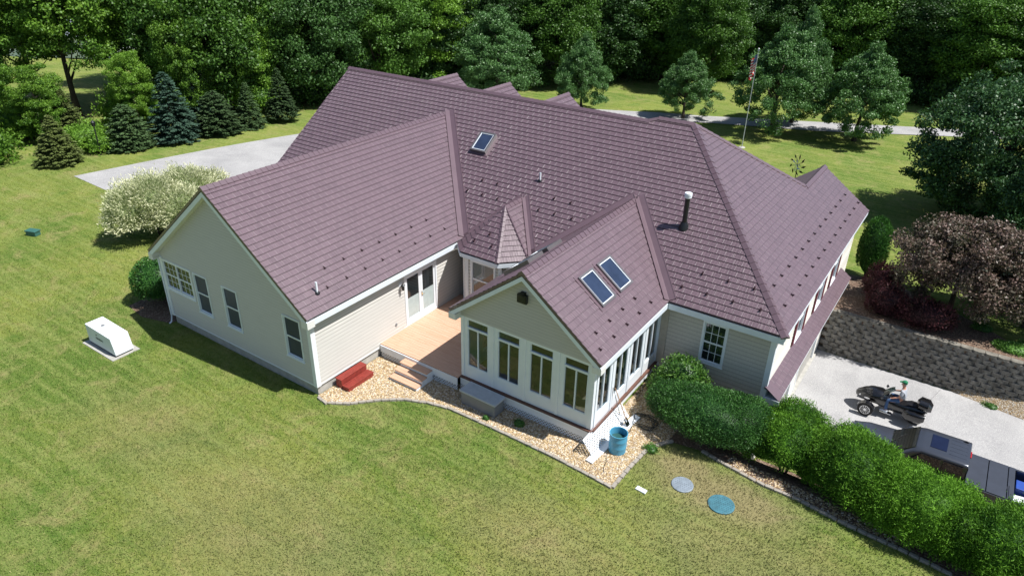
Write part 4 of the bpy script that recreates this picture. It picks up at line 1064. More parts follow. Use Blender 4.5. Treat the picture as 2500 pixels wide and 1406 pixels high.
for i, (z, ya) in enumerate(((0.45, 3.05), (0.30, 2.75), (0.15, 2.45))):
    t = MB(); t.box((1.33, ya-0.31, z-0.035), (2.64, ya-0.16, z)); t.box((1.33, ya-0.155, z-0.035), (2.64, ya, z)); t.build('stair_tread', MAT['deck'], ST)
    t = MB(); t.box((1.37, ya-0.28, z-0.15 if i < 2 else 0.0), (2.60, ya-0.26, z-0.036)); t.build('stair_riser', MAT['white'], ST)
for x in (1.34, 2.61):
    t = MB(); t.prism([(0, 0), (0.9, 0), (0.9, 0.41), (0.62, 0.41), (0.62, 0.26), (0.31, 0.26), (0.31, 0.11), (0, 0.11)], 0, 0.03)
    t.v = [(x+c, 2.16+a, b) for a, b, c in t.v]; t.build('stringer', MAT['white'], ST)

# red two-step
RS = thing('step_stool', 'red stained wooden two tread step standing on the gravel by the wing wall', 'steps')
def slats(name, x0, x1, y0, y1, z0, z1, par):
    s = MB(); s.box((x0+0.02, y0+0.02, z0), (x0+0.05, y1-0.02, z1-0.03)); s.box((x1-0.05, y0+0.02, z0), (x1-0.02, y1-0.02, z1-0.03))
    for yy in (y0, (y0+y1)/2-0.02, y1-0.04): s.box((x0+0.051, yy+0.02, z0), (x1-0.051, yy+0.05, z1-0.03))
    n = 4
    for i in range(n): a = x0+(x1-x0)*i/n; s.box((a+0.005, y0, z1-0.028), (a+(x1-x0)/n-0.008, y1, z1))
    return s.build(name, MAT['redwood'], par)
slats('upper_tread', 0.10, 0.42, 0.72, 1.98, 0.02, 0.40, RS); slats('lower_tread', 0.43, 0.76, 0.72, 1.98, 0.02, 0.20, RS)

# grey deck box
DB = thing('storage_box', 'grey plastic storage box with a pale lid against the sunroom wall', 'storage box', (5.05, 2.86, 0), R(-1))
b = MB(); b.box((-0.72, -0.30, 0.02), (0.72, 0.26, 0.52)); b.build('box_body', MAT['greyplastic'], DB, bevel=0.03)
b = MB(); b.box((-0.77, -0.34, 0.52), (0.77, 0.30, 0.60)); b.build('box_lid', MAT['greylid'], DB, bevel=0.035)
b = MB(); b.box((-0.82, -0.38, 0.0), (0.82, 0.32, 0.019)); b.build('box_pad', MAT['concrete'], DB)

# blue tub with water
TB = thing('tub', 'open blue plastic barrel half filled with water on the gravel', 'tub', (9.87, 3.55, 0.02))
t = MB(); t.lathe([(0.25, 0.0), (0.275, 0.02), (0.280, 0.22), (0.286, 0.24), (0.280, 0.26), (0.283, 0.47), (0.289, 0.49), (0.283, 0.51), (0.280, 0.68), (0.294, 0.695), (0.294, 0.72), (0.272, 0.72), (0.268, 0.68), (0.272, 0.3), (0.26, 0.06), (0.02, 0.05)], n=36)
t.build('barrel', MAT['bluetub'], TB, smooth=True)
t = MB(); t.lathe([(0.268, 0.46), (0.268, 0.475)], n=30); t.build('water', MAT['water'], TB)

# lattice panel and loose trim board beside the tub
LP = MB(); o_ = Vector((9.42, 2.75, 0.07)); vv_ = Vector((9.02-9.42, 0, 0.50)).normalized()
lattice(LP, o_, (0, 1, 0), vv_, 2.55, 0.62, 0.08, 0.03, 0.012)
for a, b_ in ((0, 0), (0, 0.62)): LP.bar(o_+vv_*b_, o_+vv_*b_+Vector((0, 2.55, 0)), 0.04, 0.02, up=(1, 0, 1))
tag(LP.build('lattice_panel', MAT['white']), 'white lattice panel leaning against the sunroom base', 'lattice panel')
tb = MB(); tb.hexa([(9.30, 2.52, 0.05), (9.54, 2.50, 0.04), (9.78, 5.45, 0.04), (9.54, 5.50, 0.05), (9.30, 2.52, 0.09), (9.54, 2.50, 0.08), (9.78, 5.45, 0.08), (9.54, 5.50, 0.09)])
tag(tb.build('trim_board', MAT['white'], bevel=0.004), 'long white board lying on the gravel beside the blue tub', 'board')
SV = thing('shovel', 'wooden handled shovel leaning on the sunroom corner', 'shovel')
s = MB(); s.tube([(9.06, 4.75, 1.40), (9.55, 4.78, 0.32)], 0.016); s.build('handle', MAT['woodhandle'], SV)
s = MB(); s.add([(9.50, 4.70, 0.34), (9.52, 4.88, 0.34), (9.68, 4.90, 0.06), (9.70, 4.80, 0.03), (9.66, 4.69, 0.06), (9.60, 4.79, 0.17)], [(0, 1, 5), (1, 2, 5), (2, 3, 5), (3, 4, 5), (4, 0, 5)])
s.tube([(9.52, 4.78, 0.38), (9.58, 4.79, 0.22)], 0.02); s.build('blade', MAT['chrome'], SV)
RK = thing('rake', 'thin metal rake leaning against the sunroom window beside the shovel', 'rake')
s = MB(); s.tube([(9.05, 4.60, 1.50), (9.30, 4.95, 0.10)], 0.012); s.build('handle', MAT['greyplastic'], RK)
s = MB(); s.bar((9.24, 5.06, 0.10), (9.36, 4.84, 0.10), 0.015, 0.015)
for i in range(8): q = Vector((9.24, 5.06, 0.10)).lerp(Vector((9.36, 4.84, 0.10)), i/7); s.tube([q, q+Vector((0.04, 0.02, -0.07))], 0.004, 5)
s.build('rake_head', MAT['darkmetal'], RK)
hs = MB(); P = []
for i in range(150):
    t = i/149*6.28*4.3; r_ = 0.32+0.05*math.sin(i*0.7)+0.04*math.sin(t*1.37)
    P.append((9.98+r_*1.2*math.cos(t)+0.05*math.sin(t*0.21), 5.32+r_*math.sin(t)+0.05*math.cos(t*0.33), 0.05+0.02*((i*7) % 5)/5+0.003*i/10))
hs.tube(P, 0.011, 6)
hs.tube([(9.7, 5.1, 0.06), (9.8, 4.6, 0.04), (9.72, 4.2, 0.04), (10.0, 4.0, 0.04)], 0.011, 6)
tag(hs.build('garden_hose', MAT['hose'], smooth=True), 'loosely coiled dark garden hose beside the yew shrub', 'hose')
cd_ = MB(); cd_.tube([(9.72, 3.1, 0.05), (9.85, 2.85, 0.05), (9.9, 2.6, 0.045), (10.0, 2.4, 0.05)], 0.008, 5)
tag(cd_.build('cable', MAT['hose']), 'thin dark cable trailing from the blue tub across the gravel', 'cable')

# tank lids and brick in the lawn
def lid(name, c, r_, m, label):
    o = thing(name, label, 'tank lid', (*c, 0.0))
    l = MB(); l.lathe([(r_, 0.0), (r_, 0.035), (r_-0.02, 0.045), (0.02, 0.045)], n=28)
    s_ = 0.07
    i = -int(r_/s_)
    while i*s_ < r_:
        j = -int(r_/s_)
        while j*s_ < r_:
            x, y_ = i*s_+(j % 2)*s_/2, j*s_
            if x*x+y_*y_ < (r_-0.04)**2: l.box((x-0.017, y_-0.017, 0.045), (x+0.017, y_+0.017, 0.052))
            j += 1
        i += 1
    l.build('lid_cover', MAT[m], o)
lid('septic_lid', (12.18, 3.32), 0.33, 'lidgrey', 'round grey tank lid set in the dry lawn, nearer the white block')
lid('septic_lid', (13.42, 3.22), 0.385, 'lidblue', 'larger round teal tank lid set in the dry lawn')
wb_ = MB(); wb_.box((11.10, 2.31, 0.0), (11.43, 2.47, 0.05), rz=R(-4)); tag(wb_.build('block', MAT['white'], bevel=0.012), 'small white block lying in the lawn beside the grey tank lid', 'block')
gc = thing('utility_pedestal', 'short green utility box alone on the left lawn', 'utility box', (-22.15, 0.80, 0), R(20))
g = MB(); g.box((-0.30, -0.17, 0.0), (0.30, 0.17, 0.22)); g.build('box_body', MAT['greensteel'], gc, bevel=0.03)
g = MB(); g.box((-0.33, -0.2, 0.22), (0.33, 0.2, 0.29)); g.build('box_lid', MAT['greensteel'], gc, bevel=0.03)

# generator
GN = thing('generator', 'white standby generator with a sloping end on a concrete pad', 'generator')
g = MB(); g.prism([(0, 0.10), (1.88, 0.10), (1.74, 0.80), (0, 0.86)], 0, 0.70); g.v = [(-9.75+a, -2.15-c_, b_) for a, b_, c_ in g.v]
g.build('cabinet', MAT['white'], GN, bevel=0.015)
g = MB(); g.box((-9.72, -2.82, 0.03), (-7.92, -2.18, 0.10)); g.build('base_frame', MAT['dark'], GN)
g = MB(); g.box((-9.95, -3.05, -0.02), (-7.78, -1.98, 0.03)); g.build('pad', MAT['concrete'], GN)
g = MB(); g.lathe([(0.07, 0.83), (0.07, 0.86), (0.05, 0.865)], (-9.1, -2.5, 0.0)); g.build('lock_cap', MAT['greyplastic'], GN)
g = MB(); g.box((-9.05, -2.862, 0.60), (-9.0, -2.851, 0.64)); g.build('key_lock', MAT['dark'], GN)
tx = bpy.data.curves.new('logo', 'FONT'); tx.body = 'GENERAC'; tx.size = 0.115; tx.extrude = 0.002
to = bpy.data.objects.new('logo', tx); COL.objects.link(to); bpy.context.view_layer.update()
me = bpy.data.meshes.new_from_object(to); bpy.data.objects.remove(to)
lo = bpy.data.objects.new('logo_lettering', me); COL.objects.link(lo); me.materials.append(MAT['dark']); lo.parent = GN
lo.location = (-9.12, -2.856, 0.43); lo.rotation_euler = (R(90), 0, 0)

# lamp post on the left
LPo = thing('lamp_post', 'slim black lamp post standing in the grass in front of the spruces', 'lamp post', (-32.5, 9.9, 0), 0)
l = MB(); l.tube([(0, 0, 0), (0, 0, 1.95)], [0.06, 0.04], 10); l.build('post', MAT['darkmetal'], LPo)
l = MB(); l.lathe([(0.05, 1.95), (0.11, 1.98), (0.14, 2.22), (0.16, 2.23), (0.03, 2.36), (0.02, 2.42)], n=8); l.build('lantern', MAT['darkmetal'], LPo)

# flagpole and flag
FP = thing('flagpole', 'tall pale flagpole on the far lawn behind the right hip roof', 'flagpole', (0.95, 43.1, h_base(0.95, 43.1)))
l = MB(); l.tube([(0, 0, 0), (0, 0, 7.4)], [0.035, 0.022], 10); l.build('pole', MAT['greylid'], FP)
l = MB(); l.lathe([(0.02, 7.4), (0.09, 7.43), (0.09, 7.46), (0.02, 7.5), (0.05, 7.53), (0.05, 7.58), (0.01, 7.62)], n=10); l.build('finial', MAT['chrome'], FP)
l = MB(); l.lathe([(0.28, 0.0), (0.25, 0.05), (0.1, 0.08)], n=14); l.build('footing', MAT['concrete'], FP)
def flag_mat():
    m, nt, b = mat('flag_cloth'); tc = nt.new('TexCoord'); sx = nt.new('SeparateXYZ'); nt.link(tc.outputs['UV'], sx.inputs[0])
    st = nt.math('GREATER_THAN', nt.math('FRACT', nt.math('MULTIPLY', sx.outputs[1], 6.5)), 0.5)
    c = nt.mix(st, (0.55, 0.02, 0.035), (0.75, 0.75, 0.75))
    can = nt.math('MULTIPLY', nt.math('LESS_THAN', sx.outputs[0], 0.42), nt.math('GREATER_THAN', sx.outputs[1], 0.46))
    vo = nt.new('TexVoronoi'); nt.link(tc.outputs['UV'], vo.inputs['Vector']); vo.inputs['Scale'].default_value = 16; vo.inputs['Randomness'].default_value = 0
    star = nt.math('LESS_THAN', vo.outputs['Distance'], 0.22)
    c = nt.mix(can, c, nt.mix(star, (0.02, 0.045, 0.22), (0.75, 0.75, 0.75)))
    nt.link(c, b.inputs['Base Color']); b.inputs['Roughness'].default_value = 0.8
    return m
fl_ = MB(); NU, NV = 26, 14; G = []
for i in range(NU+1):
    for j in range(NV+1):
        u, v = i/NU, j/NV
        droop = u*1.55
        x = 0.05+u*0.55*(0.65+0.35*v)*1.0+0.02*math.sin(u*9); y_ = 0.16*math.sin(u*13+v*1.5)*(0.3+u)
        z = 7.2-(1-v)*1.05-droop*0.62*(0.55+0.45*(1-v))
        G.append((-x*0.75, y_-0.05, z))
vs0 = len(fl_.v)
fl_.v = G
for i in range(NU):
    for j in range(NV):
        a = i*(NV+1)+j; fl_.f.append((a, a+NV+1, a+NV+2, a+1)); fl_.mi.append(0)
        fl_.uv.append([(i/NU, j/NV), ((i+1)/NU, j/NV), ((i+1)/NU, (j+1)/NV), (i/NU, (j+1)/NV)])
fo_ = fl_.build('flag', flag_mat(), None, smooth=True); fo_.location = (0.95, 43.1, h_base(0.95, 43.1)); fo_.rotation_euler = (0, 0, R(-30))
tag(fo_, 'drooping red and white striped flag with a blue canton', 'flag')

# wind spinner
WS = thing('wind_spinner', 'metal garden wind spinner with leaf shaped cups behind the garage ridge', 'wind spinner', (7.25, 34.2, h_base(7.2, 34.2)+0.25), R(-32))
l = MB(); l.tube([(0, 0, 0), (0, 0, 1.6)], 0.025, 8); l.build('stake', MAT['darkmetal'], WS)
for ring, (n, r_, s_) in enumerate(((9, 0.55, 0.19), (6, 0.29, 0.15))):
    l = MB()
    for i in range(n):
        t = 2*math.pi*i/n+ring*0.4; c_ = Vector((math.cos(t)*r_, -0.06-ring*0.1, 1.6+math.sin(t)*r_)); dr = Vector((math.cos(t+0.5), 0.25, math.sin(t+0.5)))
        l.tube([Vector((0, -0.05-ring*0.1, 1.6)), c_], 0.01, 5)
        sd_ = Vector((-math.sin(t+0.5), 0, math.cos(t+0.5)))
        l.add([c_-dr*s_, c_+sd_*s_*0.38, c_+dr*s_, c_-sd_*s_*0.38, c_+Vector((0, 0.05, 0))], [(0, 1, 4), (1, 2, 4), (2, 3, 4), (3, 0, 4)])
    l.build('cup_ring', [MAT['darkmetal'], MAT['chrome']][ring], WS)

# ---------------------------------------------------------------- retaining wall
RW = thing('retaining_wall', 'stepped grey split face block retaining wall beside the driveway', 'retaining wall')
def rw_y(x): return 18.42+0.0*(x-13)
blk = MB(); rowh = 0.2; nrow = 10
for r_ in range(nrow+1):
    x = 12.98+(r_ % 2)*0.225; z = LOW-0.02+r_*rowh
    cap = r_ == nrow
    yy = rw_y(0)+r_*0.022
    while x < 26:
        w = 0.45; j = random.uniform(-0.012, 0.012); a, b_ = x+0.008, x+w-0.008
        zz = z-(0.03 if cap else 0)
        f0 = yy-0.03 if cap else yy
        # faceted split face: three facets bulging outward, joints recessed
        n = 5; prof = [(a, f0+0.055), (a+0.09, f0+0.005+j), (a+0.22, f0-0.012+j), (b_-0.09, f0+0.005-j), (b_, f0+0.055)]
        P = prof+[(b_, f0+0.30), (a, f0+0.30)]
        blk.prism(P, zz+0.004, zz+rowh-0.006-(0.07 if cap else 0), mi=1 if cap else 0)
        x += w
blk.build('block_courses', [MAT['block'], MAT['capstone']], RW, bevel=0)
bk = MB(); bk.box((12.98, 18.66, LOW-0.1), (26.2, 18.70, -0.76)); bk.build('backfill', MAT['mulch'], RW)

# ---------------------------------------------------------------- vegetation helpers
def fnoise(P, s, seed=0):
    r0 = np.random.default_rng(seed); o = np.zeros(len(P))
    for k in range(5):
        d_ = r0.normal(size=3); d_ /= np.linalg.norm(d_); d2 = r0.normal(size=3); d2 /= np.linalg.norm(d2)
        f_ = s*(1+0.7*k); o += (np.sin(P@d_*f_+r0.uniform(0, 6))*np.sin(P@d2*f_*0.8+r0.uniform(0, 6)))/(1+0.5*k)
    return o/2
def unit(v): return v/np.maximum(np.linalg.norm(v, axis=1, keepdims=True), 1e-9)
class Leaves:
    def __init__(s): s.P = []; s.D = []; s.N = []; s.L = []; s.W = []; s.T = []
    def add(s, P, D, N, L, W, T):
        n = len(P); s.P.append(P); s.D.append(unit(D)); s.N.append(unit(N))
        s.L.append(np.broadcast_to(L, n)*rng.uniform(0.7, 1.3, n)); s.W.append(np.broadcast_to(W, n)*rng.uniform(0.8, 1.2, n)); s.T.append(np.clip(T, 0, 1))
    def arrays(s):
        P, D, N, L, W, T = (np.concatenate(x) for x in (s.P, s.D, s.N, s.L, s.W, s.T))
        S = unit(np.cross(D, N)); Nn = np.cross(S, D)
        a = P-D*L[:, None]*0.5; b_ = P+D*L[:, None]*0.5
        c = P+S*W[:, None]*0.5+Nn*(W[:, None]*0.12); e_ = P-S*W[:, None]*0.5+Nn*(W[:, None]*0.12)
        return np.stack([a, c, b_, e_], 1).reshape(-1, 3), T
    def mesh(s, name, m, extra=None):
        V, T = s.arrays(); n = len(T)
        ev, ef = (extra if extra else (np.zeros((0, 3)), []))
        me = bpy.data.meshes.new(name)
        nf = n+len(ef)
        me.vertices.add(len(V)+len(ev)); me.vertices.foreach_set('co', np.concatenate([V, ev]).ravel().astype(np.float32))
        lv = np.arange(4*n); 
        if len(ef): lv = np.concatenate([lv, (np.array(ef)+len(V)).ravel()])
        me.loops.add(len(lv)); me.loops.foreach_set('vertex_index', lv.astype(np.int32))
        me.polygons.add(nf); me.polygons.foreach_set('loop_start', (np.arange(nf)*4).astype(np.int32))
        try: me.polygons.foreach_set('loop_total', np.full(nf, 4, np.int32))
        except Exception: pass
        me.update(calc_edges=True)
        tt = np.concatenate([T, np.full(len(ef), 0.05)]).astype(np.float32)
        me.attributes.new('tint', 'FLOAT', 'FACE').data.foreach_set('value', tt); me.materials.append(m)
        return me
def rdir(n): return unit(rng.normal(size=(n, 3)))
def core(c, Rr, seed=0, f=0.8, amp=0.1, nu=20, nv=12, zmin=None):
    P = []
    for j in range(nv+1):
        for i in range(nu):
            t, p = 2*math.pi*i/nu, math.pi*j/nv; P.append((math.sin(p)*math.cos(t), math.sin(p)*math.sin(t), math.cos(p)))
    P = np.array(P); nn = fnoise(P, 3.0, seed)
    V = np.array(c)+P*np.array(Rr)*(f*(1+amp*nn))[:, None]
    if zmin is not None: V[:, 2] = np.maximum(V[:, 2], zmin)
    F = [(j*nu+i, (j+1)*nu+i, (j+1)*nu+(i+1) % nu, j*nu+(i+1) % nu) for j in range(nv) for i in range(nu)]
    return V, F
def join_cores(cs):
    V, F, o = [], [], 0
    for v, f_ in cs: V.append(v); F += [tuple(i+o for i in q) for q in f_]; o += len(v)
    return np.concatenate(V), F

def crown_clumps(Lv, c, Rr, K, M, rc, leaf, tint=0.5, seed=1, zcut=None, up=0.35, inner=0.45, shape=None, spread=0.5):
    """leaf clumps spread through an uneven crown"""
    c, Rr = np.array(c, float), np.array(Rr, float)
    D = rdir(K*2); D = D[D[:, 2] > -0.85][:K]; K = len(D)
    rad = inner+(1-inner)*rng.random(K)**0.45
    lump = 1+0.32*fnoise(D, 3.4, seed)
    S = D*(rad*lump)[:, None]
    if shape is not None: S = shape(S)
    C = c+S*Rr
    for i in range(K):
        m = int(M*rng.uniform(0.6, 1.4)); r_ = rc*rng.uniform(0.65, 1.35)
        d_ = rdir(m); q = d_*(r_*rng.random(m)**0.45)[:, None]*np.array([1, 1, 0.62])
        P = C[i]+q
        if zcut is not None: P = P[P[:, 2] > zcut]; d_ = d_[:len(P)]
        n = len(P)
        if not n: continue
        N = unit(d_[:n]*0.6+rdir(n)*0.75+np.array([0, 0, up]))
        Dl = rdir(n)+np.array([0, 0, -0.35])
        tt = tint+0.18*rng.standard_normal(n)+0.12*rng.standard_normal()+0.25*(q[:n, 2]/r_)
        Lv.add(P, Dl, N, leaf, leaf*0.62, tt)
def trunk_mb(h, r_, limbs, c0=(0, 0, 0), spread=2.2, seed=0, top=None):
    rr = random.Random(seed); mb = MB(); c0 = Vector(c0); lean = Vector((rr.uniform(-.3, .3), rr.uniform(-.3, .3), 0))
    n = 6; pts = [c0+Vector((0, 0, -0.2))]+[c0+Vector((0, 0, h*i/n))+lean*(i/n)**1.5+Vector((rr.uniform(-.06, .06), rr.uniform(-.06, .06), 0))*h*0.12 for i in range(1, n+1)]
    rs = [r_*1.5]+[r_*(1-0.8*i/n) for i in range(1, n+1)]; mb.tube(pts, rs, 9)
    for k in range(limbs):
        t = rr.uniform(0.22, 0.92); i = min(n-1, int(t*n)); p = pts[i].lerp(pts[i+1], t*n-i); a = rr.uniform(0, 6.28); L = spread*(1.15-t)*rr.uniform(0.6, 1.1)+0.4
        d_ = Vector((math.cos(a), math.sin(a), rr.uniform(0.35, 0.9))); q = p+d_*L*0.5+Vector((0, 0, 0.1)); e_ = p+d_*L+Vector((0, 0, L*0.15))
        mb.tube([p, q, e_], [r_*(1-0.8*t)*0.6, r_*(1-0.8*t)*0.38, 0.02], 6)
    return mb
def tree_proto(name, label, cat, kind, H, Rr, zc, hh, K, M, rc, leaf, lm, tr=0.18, seed=0, bark='bark', shape=None, group=None, inner=0.45, up=0.35):
    root = thing(name, label, cat, group=group)
    trunk_mb(H*0.82, tr, 14, seed=seed, spread=Rr*0.9).build('trunk', MAT[bark], root, smooth=True)
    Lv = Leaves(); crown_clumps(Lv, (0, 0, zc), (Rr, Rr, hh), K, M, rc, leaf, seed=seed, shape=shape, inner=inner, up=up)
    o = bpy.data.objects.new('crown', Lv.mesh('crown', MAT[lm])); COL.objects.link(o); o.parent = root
    return root
def spruce_proto(name, label, H, Rr, lm, seed=0, ex=0.82, nb=420, group=None, droop=0.35, nl=42):
    root = thing(name, label, 'conifer', group=group)
    t = MB(); t.tube([(0, 0, -0.2), (0, 0, H*0.5), (0, 0, H*0.97)], [Rr*0.07, Rr*0.04, 0.01], 8); t.build('trunk', MAT['bark'], root)
    Lv = Leaves(); r0 = np.random.default_rng(seed+50)
    t_ = np.sort(1-np.sqrt(r0.random(nb)))*0.97; t_ = np.concatenate([t_, r0.uniform(0.75, 0.99, nb//8)])
    for i, t in enumerate(t_):
        L = Rr*((1-t)**ex)*r0.uniform(0.78, 1.1)+0.08; a = r0.uniform(0, 6.283)
        hd_ = np.array([math.cos(a), math.sin(a), 0]); z0 = 0.12+t*H
        m = max(8, int(nl*L/Rr*1.3)); s = 0.25+0.75*r0.random(m)**0.6
        side = np.array([-math.sin(a), math.cos(a), 0]); wd = (1-s)*L*0.30+0.05*Rr
        lat = r0.uniform(-1, 1, m)
        P = np.array([0, 0, z0])+hd_*(s*L)[:, None]+side*(lat*wd)[:, None]
        P[:, 2] += -droop*L*s**1.5*0.6+0.16*L*np.maximum(0, s-0.75)*2+r0.uniform(-0.05, 0.04, m)*Rr*0.5+0.1*L*(1-t)
        D = hd_*1.0+side*(lat*0.8)[:, None]+np.stack([np.zeros(m), np.zeros(m), r0.uniform(-0.45, 0.25, m)], 1)
        N = np.array([0, 0, 1.0])+rdir(m)*0.55
        Lv.add(P, D, N, Rr*0.13, Rr*0.045, 0.35+0.55*s*r0.uniform(0.6, 1.1)+0.1*rng.standard_normal(m))
    o = bpy.data.objects.new('crown', Lv.mesh('crown', MAT[lm], None)); COL.objects.link(o); o.parent = root
    return root
def place(o, x, y, z=None, rz=None, s=None):
    o.location = (x, y, ground_h(x, y) if z is None else z)
    if rz is not None: o.rotation_euler = (0, 0, rz)
    if s: o.scale = s if isinstance(s, tuple) else (s, s, s)
    return o
def shrub(name, label, cat, blobs, dens, leaf, lm, seed=0, asp=0.5, z0=None, up=0.3, outw=0.45, amp=0.10, freq=4.0, jit=0.05, spiky=0.0, group=None, cf=0.80, tintn=0.0, stem=True, tb=0.0):
    """blobs: (x, y, zc, rx, ry, rz); leaves over the outer shell in several layers, with uneven relief"""
    bx, by = blobs[0][0], blobs[0][1]; gz = ground_h(bx, by) if z0 is None else z0
    root = thing(name, label, cat, (bx, by, gz), group=group)
    Lv = Leaves(); B = [np.array(b_, float) for b_ in blobs]
    for bi, b_ in enumerate(B):
        A = 4*math.pi*(((b_[3]*b_[4])**1.6+(b_[3]*b_[5])**1.6+(b_[4]*b_[5])**1.6)/3)**(1/1.6)
        n = int(A*dens); d_ = rdir(n); d_ = d_[d_[:, 2] > -0.55]; n = len(d_)
        base = b_[:3]+d_*b_[3:6]
        rel = 1+amp*fnoise(base*1.0, freq, seed+bi)+amp*0.5*fnoise(base, freq*3.1, seed+7+bi)
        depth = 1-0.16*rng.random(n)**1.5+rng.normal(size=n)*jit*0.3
        P = b_[:3]+d_*b_[3:6]*(rel*depth)[:, None]
        keep = P[:, 2] > 0.03+gz
        for bj, q in enumerate(B):      # drop what lies deep inside another blob
            if bj != bi: keep &= (((P-q[:3])/q[3:6])**2).sum(1) > 0.72
        P, d2, dep, rl = P[keep], d_[keep], depth[keep], rel[keep]; n = len(P)
        nor = unit(d2/b_[3:6]*b_[3])
        D = nor*outw+rdir(n)*0.65+np.array([0, 0, up]); N = nor*0.6+rdir(n)
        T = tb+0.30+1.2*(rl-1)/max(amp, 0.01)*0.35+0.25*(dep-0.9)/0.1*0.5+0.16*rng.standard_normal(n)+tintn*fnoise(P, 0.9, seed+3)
        LL = leaf*(1+spiky*np.maximum(0, rng.normal(size=n)))
        Lv.add(P, D, N, LL, leaf*asp, T)
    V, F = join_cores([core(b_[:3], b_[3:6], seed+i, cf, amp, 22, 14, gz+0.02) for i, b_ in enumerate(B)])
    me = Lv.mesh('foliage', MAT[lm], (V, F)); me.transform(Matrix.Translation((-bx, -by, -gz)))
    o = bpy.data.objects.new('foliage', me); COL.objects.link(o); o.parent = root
    if stem:
        t = MB()
        for i in range(5): a = i*1.3+seed; t.tube([(0.06*math.cos(a), 0.06*math.sin(a), -0.05), (0.35*math.cos(a)*B[0][3], 0.35*math.sin(a)*B[0][3], (B[0][2]-gz)*0.9)], [0.035, 0.015], 6)
        t.build('stems', MAT['bark'], root)
    return root

# ---------------------------------------------------------------- shrubs near the house
shrub('privet_bush', 'light green leafy bush behind the yew against the beige shake wall', 'bush',
      [(10.42, 7.25, 0.85, 0.85, 0.75, 0.95), (10.05, 6.75, 0.55, 0.6, 0.6, 0.7), (10.8, 7.0, 0.6, 0.6, 0.6, 0.75)], 560, 0.085, 'leaf_privet', 11, 0.5, z0=0.0, amp=0.2, freq=5, jit=0.2, spiky=0.5)
shrub('yew_shrub', 'wide dark green clipped shrub below the garage end window', 'shrub',
      [(11.95, 5.80, 0.95, 1.75, 1.15, 0.80), (10.85, 6.05, 0.80, 1.10, 0.95, 0.70), (12.75, 6.2, 0.85, 1.2, 1.1, 0.85)], 1500, 0.06, 'leaf_yew', 12, 0.42, z0=-0.1, amp=0.08, freq=5, jit=0.12, spiky=0.25)
jl = ['bright green juniper mound nearest the garage corner', 'rounded juniper mound between the yew and the long hedge', 'first broad mound of the long juniper hedge beside the truck windshield',
      'middle mound of the long juniper hedge beside the truck cab', 'juniper mound beside the folded truck bed cover', 'juniper mound at the right edge in the bottom corner']
jb = [[(14.15, 8.2, 0.0, 1.15, 0.95, 0.85), (14.8, 8.0, -0.5, 0.9, 0.8, 0.95)],
      [(14.45, 6.1, 0.75, 1.02, 0.92, 0.76), (14.1, 6.5, 0.6, 0.8, 0.8, 0.70), (13.5, 6.25, 0.5, 0.72, 0.75, 0.8)],
      [(16.35, 5.75, 0.95, 1.27, 1.15, 1.12), (15.9, 6.9, 0.35, 0.95, 1.0, 1.12), (16.9, 6.3, 0.55, 1.0, 0.95, 1.10), (15.35, 6.2, 0.45, 0.7, 0.85, 0.85)],
      [(18.2, 5.35, 0.85, 1.25, 1.05, 1.05), (17.6, 6.2, 0.50, 1.05, 0.95, 1.05), (18.9, 6.0, 0.50, 0.95, 0.95, 1.0), (17.3, 5.35, 0.75, 0.8, 0.9, 0.95)],
      [(20.0, 5.1, 0.85, 1.2, 1.0, 1.05), (20.5, 6.0, 0.50, 1.1, 0.95, 1.0), (19.1, 5.1, 0.75, 0.8, 0.85, 0.95)],
      [(21.5, 4.95, 0.9, 1.2, 1.1, 1.05), (22.3, 5.8, 0.5, 1.2, 1.2, 1.0)]]
for i, (lb, bb) in enumerate(zip(jl, jb)):
    shrub('juniper', lb, 'juniper', bb, 1650, 0.075, 'leaf_juniper', 20+i*3, 0.30, z0=-0.45 if i else -1.6, amp=0.17, freq=3.2, jit=0.2, spiky=0.35, outw=0.35, up=0.35,
          group='junipers in the hedge along the driveway', tintn=0.12)
shrub('boxwood', 'round bright green boxwood at the left corner of the wing', 'bush', [(-10.65, 0.72, 1.0, 1.08, 1.05, 1.02), (-9.8, 1.4, 0.95, 0.95, 0.95, 1.0)], 620, 0.085, 'leaf_box', 40, 0.5, z0=0, amp=0.06, freq=6)
shrub('dappled_willow', 'large cream and green dappled willow beside the left driveway', 'bush',
      [(-16.9, 4.6, 1.9, 1.35, 1.35, 1.35), (-17.3, 3.5, 1.6, 1.25, 1.2, 1.3), (-17.0, 6.4, 1.75, 1.4, 1.45, 1.45), (-15.6, 5.2, 1.5, 1.3, 1.3, 1.2), (-17.4, 7.8, 1.4, 1.2, 1.2, 1.2)],
      560, 0.135, 'leaf_willow', 41, 0.30, z0=0, amp=0.26, freq=3.6, jit=0.3, spiky=0.4, outw=0.9, up=0.3, cf=0.70, tb=0.15)
shrub('arborvitae', 'narrow upright green shrub at the far corner of the garage', 'shrub', [(13.75, 23.6, 0.75, 0.72, 0.72, 1.75)], 420, 0.12, 'leaf_box', 42, 0.4, z0=-0.8, amp=0.06, up=0.8)
for i, (lb, b_) in enumerate((('upright purple barberry shrub beside the pent roof end', (14.75, 21.1, 0.1, 0.85, 0.85, 0.95)), ('pinkish barberry shrub in front of the purple one', (15.15, 19.95, -0.15, 0.8, 0.75, 0.9)),
                              ('darkest barberry shrub under the crabapple tree', (16.9, 19.6, -0.15, 1.1, 0.75, 0.75)))):
    shrub('barberry', lb, 'shrub', [b_], 380, 0.10, 'leaf_barb', 50+i, 0.5, z0=-0.72, amp=0.16, freq=4, jit=0.25, spiky=0.5, group='purple barberry shrubs above the retaining wall')
